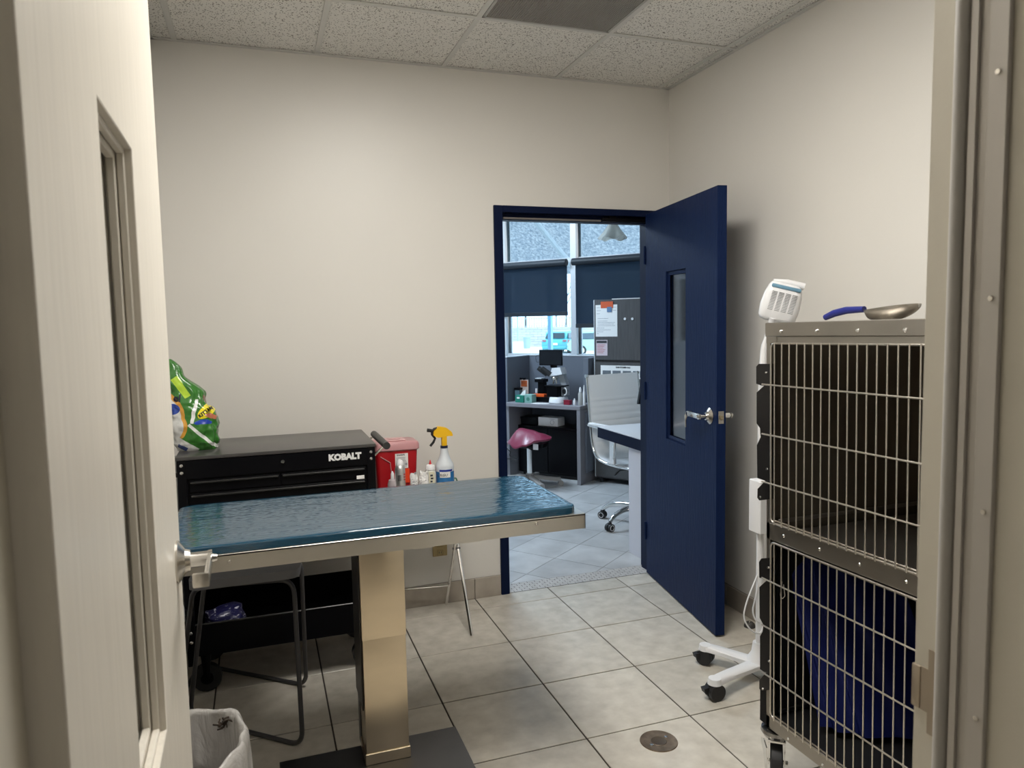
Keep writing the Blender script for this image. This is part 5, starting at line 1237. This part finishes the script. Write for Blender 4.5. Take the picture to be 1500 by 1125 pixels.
# pendant lamp
q0, q1 = ony(880.5, 350, 5.2), ony(915.5, 346, 5.2); pc = (q0+q1)/2; R_p = (q1-q0).length/2
t = thing('pendant_lamp', 'white glass pendant lamp with a ruffled handkerchief shade beyond the doorway', 'lamp', (pc.x, 5.2, 2.72))
def shade(u, v):
    a = 2*PI*u; r = .018+(R_p-.012)*(v**1.25); z = 2.235-.155*v+.012*v*math.cos(a*5+.5)*v; r *= 1+.10*v*math.cos(a*5)
    return (pc.x+r*math.cos(a), 5.2+r*math.sin(a), z)
b = B(); grid_surf(b, shade, 60, 16, True); bmesh.ops.solidify(b, geom=b.faces[:], thickness=.003)
part('lamp_shade', b, mat('white_glass', (.80, .82, .78), .3, trans=.25), t, smooth=60)
part('lamp_bulb', lathe(B(), [(0, 2.14), (.02, 2.145), (.028, 2.17), (.02, 2.20), (.014, 2.23), (0, 2.23)], (pc.x, 5.2, 0), 18), mat('bulb_white', (.8, .8, .8), .3), t)
part('lamp_rod', cyl(B(), (pc.x, 5.2, 2.22), (pc.x, 5.2, 2.70), .006, seg=10), SATIN, t); part('ceiling_rose', lathe(B(), [(0, 2.69), (.05, 2.69), (.055, 2.72), (0, 2.72)], (pc.x, 5.2, 0), 22), SATIN, t)
part('socket_cup', lathe(B(), [(0, 2.22), (.022, 2.22), (.024, 2.25), (.01, 2.27), (0, 2.27)], (pc.x, 5.2, 0), 18), SATIN, t)
# roller blinds
BL = cloth_through('blind_mesh', (.030, .042, .060), .5, (.13, .19, .27), sheer=.06); BLD = mat('blind_dark', (.010, .016, .024), .5)
for i, (a, c, zb_2, lb_) in enumerate(((SW[8]-.02, SW[9]-.045, 1.497, 'shorter dark roller blind, left one seen through the doorway'), (SW[9]+.02, SW[10]-.02, 1.380, 'longer dark roller blind to the right, behind the tall cabinet'), (SW[10]+.01, SW[11]-.02, 1.38, 'dark roller blind farthest right, hidden behind the navy door'))):
    t = oth('roller_blind', lb_, 'blind', (a+c)/2, TW-.06, zb_2, 'roller blinds on the office windows')
    ob('head_roller', cyl(B(), (a, TW-.065, 1.995), (c, TW-.065, 1.995), .034, seg=20), BLD, t)
    ob('blind_cloth', bx(a+.012, c-.012, TW-.034, TW-.0325, zb_2+.02, 1.995), BL, t, smooth=0)
    ob('bottom_bar', bx(a+.010, c-.010, TW-.040, TW-.028, zb_2, zb_2+.038, bev=.003), BLD, t)
# ---- outside
ZG = -.75
def ground(name, m, label): pass
struct('ground', bx(-70, 70, -60, 90, ZG-.2, ZG), mat('pale_concrete', (.62, .62, .60), .9, var=.08, vscale=.6)).matrix_world = OM @ Matrix.Translation((0, 68, 0))
# awning over the windows
AW = cloth_through('awning_cloth', (.5, .55, .6), .55, mottled=(34, (.30, .36, .42), (.86, .85, .84)))
t = oth('window_awning', 'pale mottled canopy cloth outside above the upper window panes', 'awning', -3.5, 6.5, 2.6)
b = B(); a0_, c0_ = (6.30, 3.15), (7.7, 2.02)
prism(b, [a0_, c0_, (c0_[0]+.0, c0_[1]-.01), (a0_[0], a0_[1]-.01)], lambda y, z: (-5.3, y, z), lambda y, z: (-1.6, y, z)); ob('canopy_cloth', b, AW, t, smooth=0)
ob('front_bar', cyl(B(), (-5.3, 7.7, 2.02), (-1.6, 7.7, 2.02), .018, seg=10), WHITEP, t)
qa, qb = ont(779, 322, 6.45), ont(833, 383, 6.75)
qa = ont(775, 313, 6.40)
ob('strut', tube(B(), [qa+(qa-qb)*.25, qb+(qb-qa)*.15], .030, 10), mat('strut_white', (.9, .92, .93), .5), t)
# block wall, fence
WALLB = mat('pale_block', (.48, .47, .45), .9, per_obj=.08)
t = oth('block_wall', 'pale concrete block wall across the car park', 'wall', 0, 54, ZG); zt = .94
sA, sB = -46, -20
ob('mortar_core', bx(sA, sB, 54.02, 54.2, ZG, zt-.01), mat('mortar', (.34, .33, .31), .9), t)
rows = 8; bh = (zt-ZG)/rows; src = None; cnt = 0
for r in range(rows):
    x = sA+(r % 2)*.4
    while x < sB-.8:
        if -40 < x < -24 and cnt < 290:
            bl = part('block', bx(0, .78, 0, .05, .01, bh-.01), WALLB, t, local=True, smooth=0) if src is None else src.copy()
            if src is None: src = bl
            else: COL.objects.link(bl)
            p = OM @ V((x, 53.98, ZG+r*bh)); bl.parent = t; bl.matrix_parent_inverse = Matrix(); loc = ROOTM[t.name].inverted() @ p; bl.location = loc; cnt += 1
        x += .8
src.location = ROOTM[t.name].inverted() @ (OM @ V((sA+.0+6.4, 53.98, ZG)))
t = oth('bar_fence', 'light vertical-bar fence standing on top of the block wall', 'fence', -33, 54.1, zt); FB = mat('fence_pale', (.45, .50, .52), .6)
b = B(); box(b, sA, sB, 54.09, 54.13, zt+.7, zt+.76); box(b, sA, sB, 54.09, 54.13, zt+.05, zt+.1); ob('rail', b, FB, t)
b = B(); x = sA
while x < sB: box(b, x, x+.05, 54.08, 54.14, zt, zt+.85); x += .25
ob('picket_row', b, FB, t, kind='stuff')
# light pole on its concrete base, bin, column
q = ont(759, 516, 47)
t = oth('light_pole', 'slim lamp post on a square white concrete base in the car park', 'lamp post', q.x, 47, ZG)
ob('pole_base', bx(q.x-.30, q.x+.30, 46.7, 47.3, ZG, ZG+.66, bev=.02), mat('white_concrete', (.7, .72, .7), .8), t); ob('pole', cyl(B(), (q.x, 47, ZG+.6), (q.x, 47, 6), .06, seg=10), mat('pole_grey', (.30, .36, .40), .5), t)
ob('pole_arm', cyl(B(), (q.x, 47, 5.9), (q.x+1.2, 47, 6.0), .05, seg=8), mat('pole_grey', (.30, .36, .40), .5), t)
q = ont(772, 512, 50)
t = oth('street_bin', 'grey-blue round bin by the block wall beyond the lamp post', 'bin', q.x, 50, ZG)
ob('bin_body', lathe(B(), [(0, 0), (.26, 0), (.30, .85), (0, .85)], (q.x, 50, ZG), 18), mat('bin_blue', (.28, .36, .44), .6), t); ob('bin_lid', lathe(B(), [(.31, .85), (.31, .95), (0, 1.0)], (q.x, 50, ZG), 18), mat('bin_blue', (.28, .36, .44), .6), t)
q = ont(806.5, 515, 9)
t = oth('walkway_post', 'pale blue square post outside between the lamp post and the parked car', 'post', q.x, 9, ZG); ob('shaft', bx(q.x-.028, q.x+.028, 8.97, 9.03, ZG, 3.2, bev=.004), mat('post_blue', (.20, .42, .58), .5), t); ob('shoe', bx(q.x-.05, q.x+.05, 8.95, 9.05, ZG, ZG+.05), SATIN, t)
# cars
def car(name, label, s, tt, ang, col):
    p = OM @ V((s, tt, ZG)); t = thing(name, label, 'car', p, OANG+ang, 'parked cars outside'); M_ = mat('car_paint_'+name+str(len(MATS)), col, .3, coat=.5)
    GLS = mat('car_glass', (.05, .08, .10), .1)
    def pr(poly, y0, y1, nm, mm, tp=0.):
        b = B(); prism(b, [(q.x, q.y) for q in fillet([(x, z, 0) for x, z in poly], .12, 3, closed=True)], lambda x, z: (x, y0+(tp if z > .95 else 0), z), lambda x, z: (x, y1-(tp if z > .95 else 0), z)); part(nm, b, mm, t, local=True)
    pr([(-2.15, .35), (-2.2, .75), (-2.05, 1.0), (1.0, 1.0), (2.1, .82), (2.2, .5), (2.1, .3), (-2.0, .28)], -.88, .88, 'body', M_)
    pr([(-2.0, .95), (-1.75, 1.42), (-1.4, 1.52), (.2, 1.52), (.65, 1.35), (1.15, .95)], -.84, .84, 'cabin', M_, .12)
    for s_ in (-1, 1):
        b = B(); yy = s_*.75
        prism(b, [(-1.65, 1.03), (-1.5, 1.38), (.15, 1.42), (.85, 1.03)], lambda x, z: (x, s_*(.86-.12*(z-.95)/.5*1.0), z), lambda x, z: (x, s_*(.80-.12*(z-.95)/.5), z)); part('side_window', b, GLS, t, local=True)
    b = B(); vs = [b.verts.new(q) for q in ((-2.03, -.68, 1.04), (-2.03, .68, 1.04), (-1.80, .60, 1.40), (-1.80, -.60, 1.40))]; b.faces.new(vs); bmesh.ops.solidify(b, geom=b.faces[:], thickness=.03); part('rear_window', b, GLS, t, local=True)
    for x in (-1.35, 1.35):
        for s_ in (-1, 1):
            b = B(); cyl(b, (x, s_*.70, .32), (x, s_*.90, .32), .32, seg=24); wl = part('wheel', b, BLACKR, t, local=True); part('hub_cap', cyl(B(), (x, s_*.90, .32), (x, s_*.915, .32), .2, seg=16), SATIN, wl, local=True)
    for s_ in (-1, 1): part('tail_light', bx(-2.20, -2.08, s_*.72-.12, s_*.72+.12, .82, .95, bev=.01), mat('tail_red', (.30, .10, .12), .4), t, local=True)
    part('plate', bx(-2.225, -2.19, -.25, .25, .60, .74), WHITE, t, local=True); part('bumper', bx(-2.24, -2.1, -.85, .85, .36, .52, bev=.03), M_, t, local=True)
q = ont(826, 510, 44); car('car', 'teal hatchback parked with its rear facing the window, left of the mullion', q.x+.15, 44, -PI/2*-1+.15, (.05, .32, .38))
q = ont(866, 510, 42); car('car', 'pale green car parked right of the window mullion, partly behind the tall cabinet', q.x+.8, 42, .5, (.30, .52, .46))
# bare trees
TRK = mat('bark', (.10, .09, .09), .9)
def tree(s, tt, h, seed, label):
    rd = random.Random(seed); p = OM @ V((s, tt, ZG)); t = thing('bare_tree', label, 'tree', p, group='trees beyond the wall'); b = B()
    def br(p0, d, L_, r, n_):
        p1 = p0+d*L_; tube(b, [p0, p0.lerp(p1, .5)+V((rd.uniform(-.05, .05), 0, 0))*L_, p1], lambda f: r*(1-.4*f), 5)
        if n_:
            for _ in range(3): dd = (d+V((rd.uniform(-.7, .7), rd.uniform(-.7, .7), rd.uniform(-.1, .4)))).normalized(); br(p1, dd, L_*.68, r*.6, n_-1)
    tb = B(); tube(tb, [(0, 0, 0), (.05, 0, h*.3)], lambda f: .12-.03*f, 8); part('trunk', tb, TRK, t, local=True); br(V((.05, 0, h*.3)), V((0, 0, 1)), h*.25, .09, 4); part('branches', b, TRK, t, local=True)
for i, (u, lb_) in enumerate(((770, 'thin bare tree rising behind the block wall at left'), (815, 'bare tree behind the wall above the teal hatchback'), (829, 'second bare tree behind the wall next to the window mullion'), (858, 'bare tree behind the wall right of the mullion'))):
    q = ont(u, 505, 57+i*5); tree(q.x, 57+i*5, 7.5-i*.4, i+3, lb_)
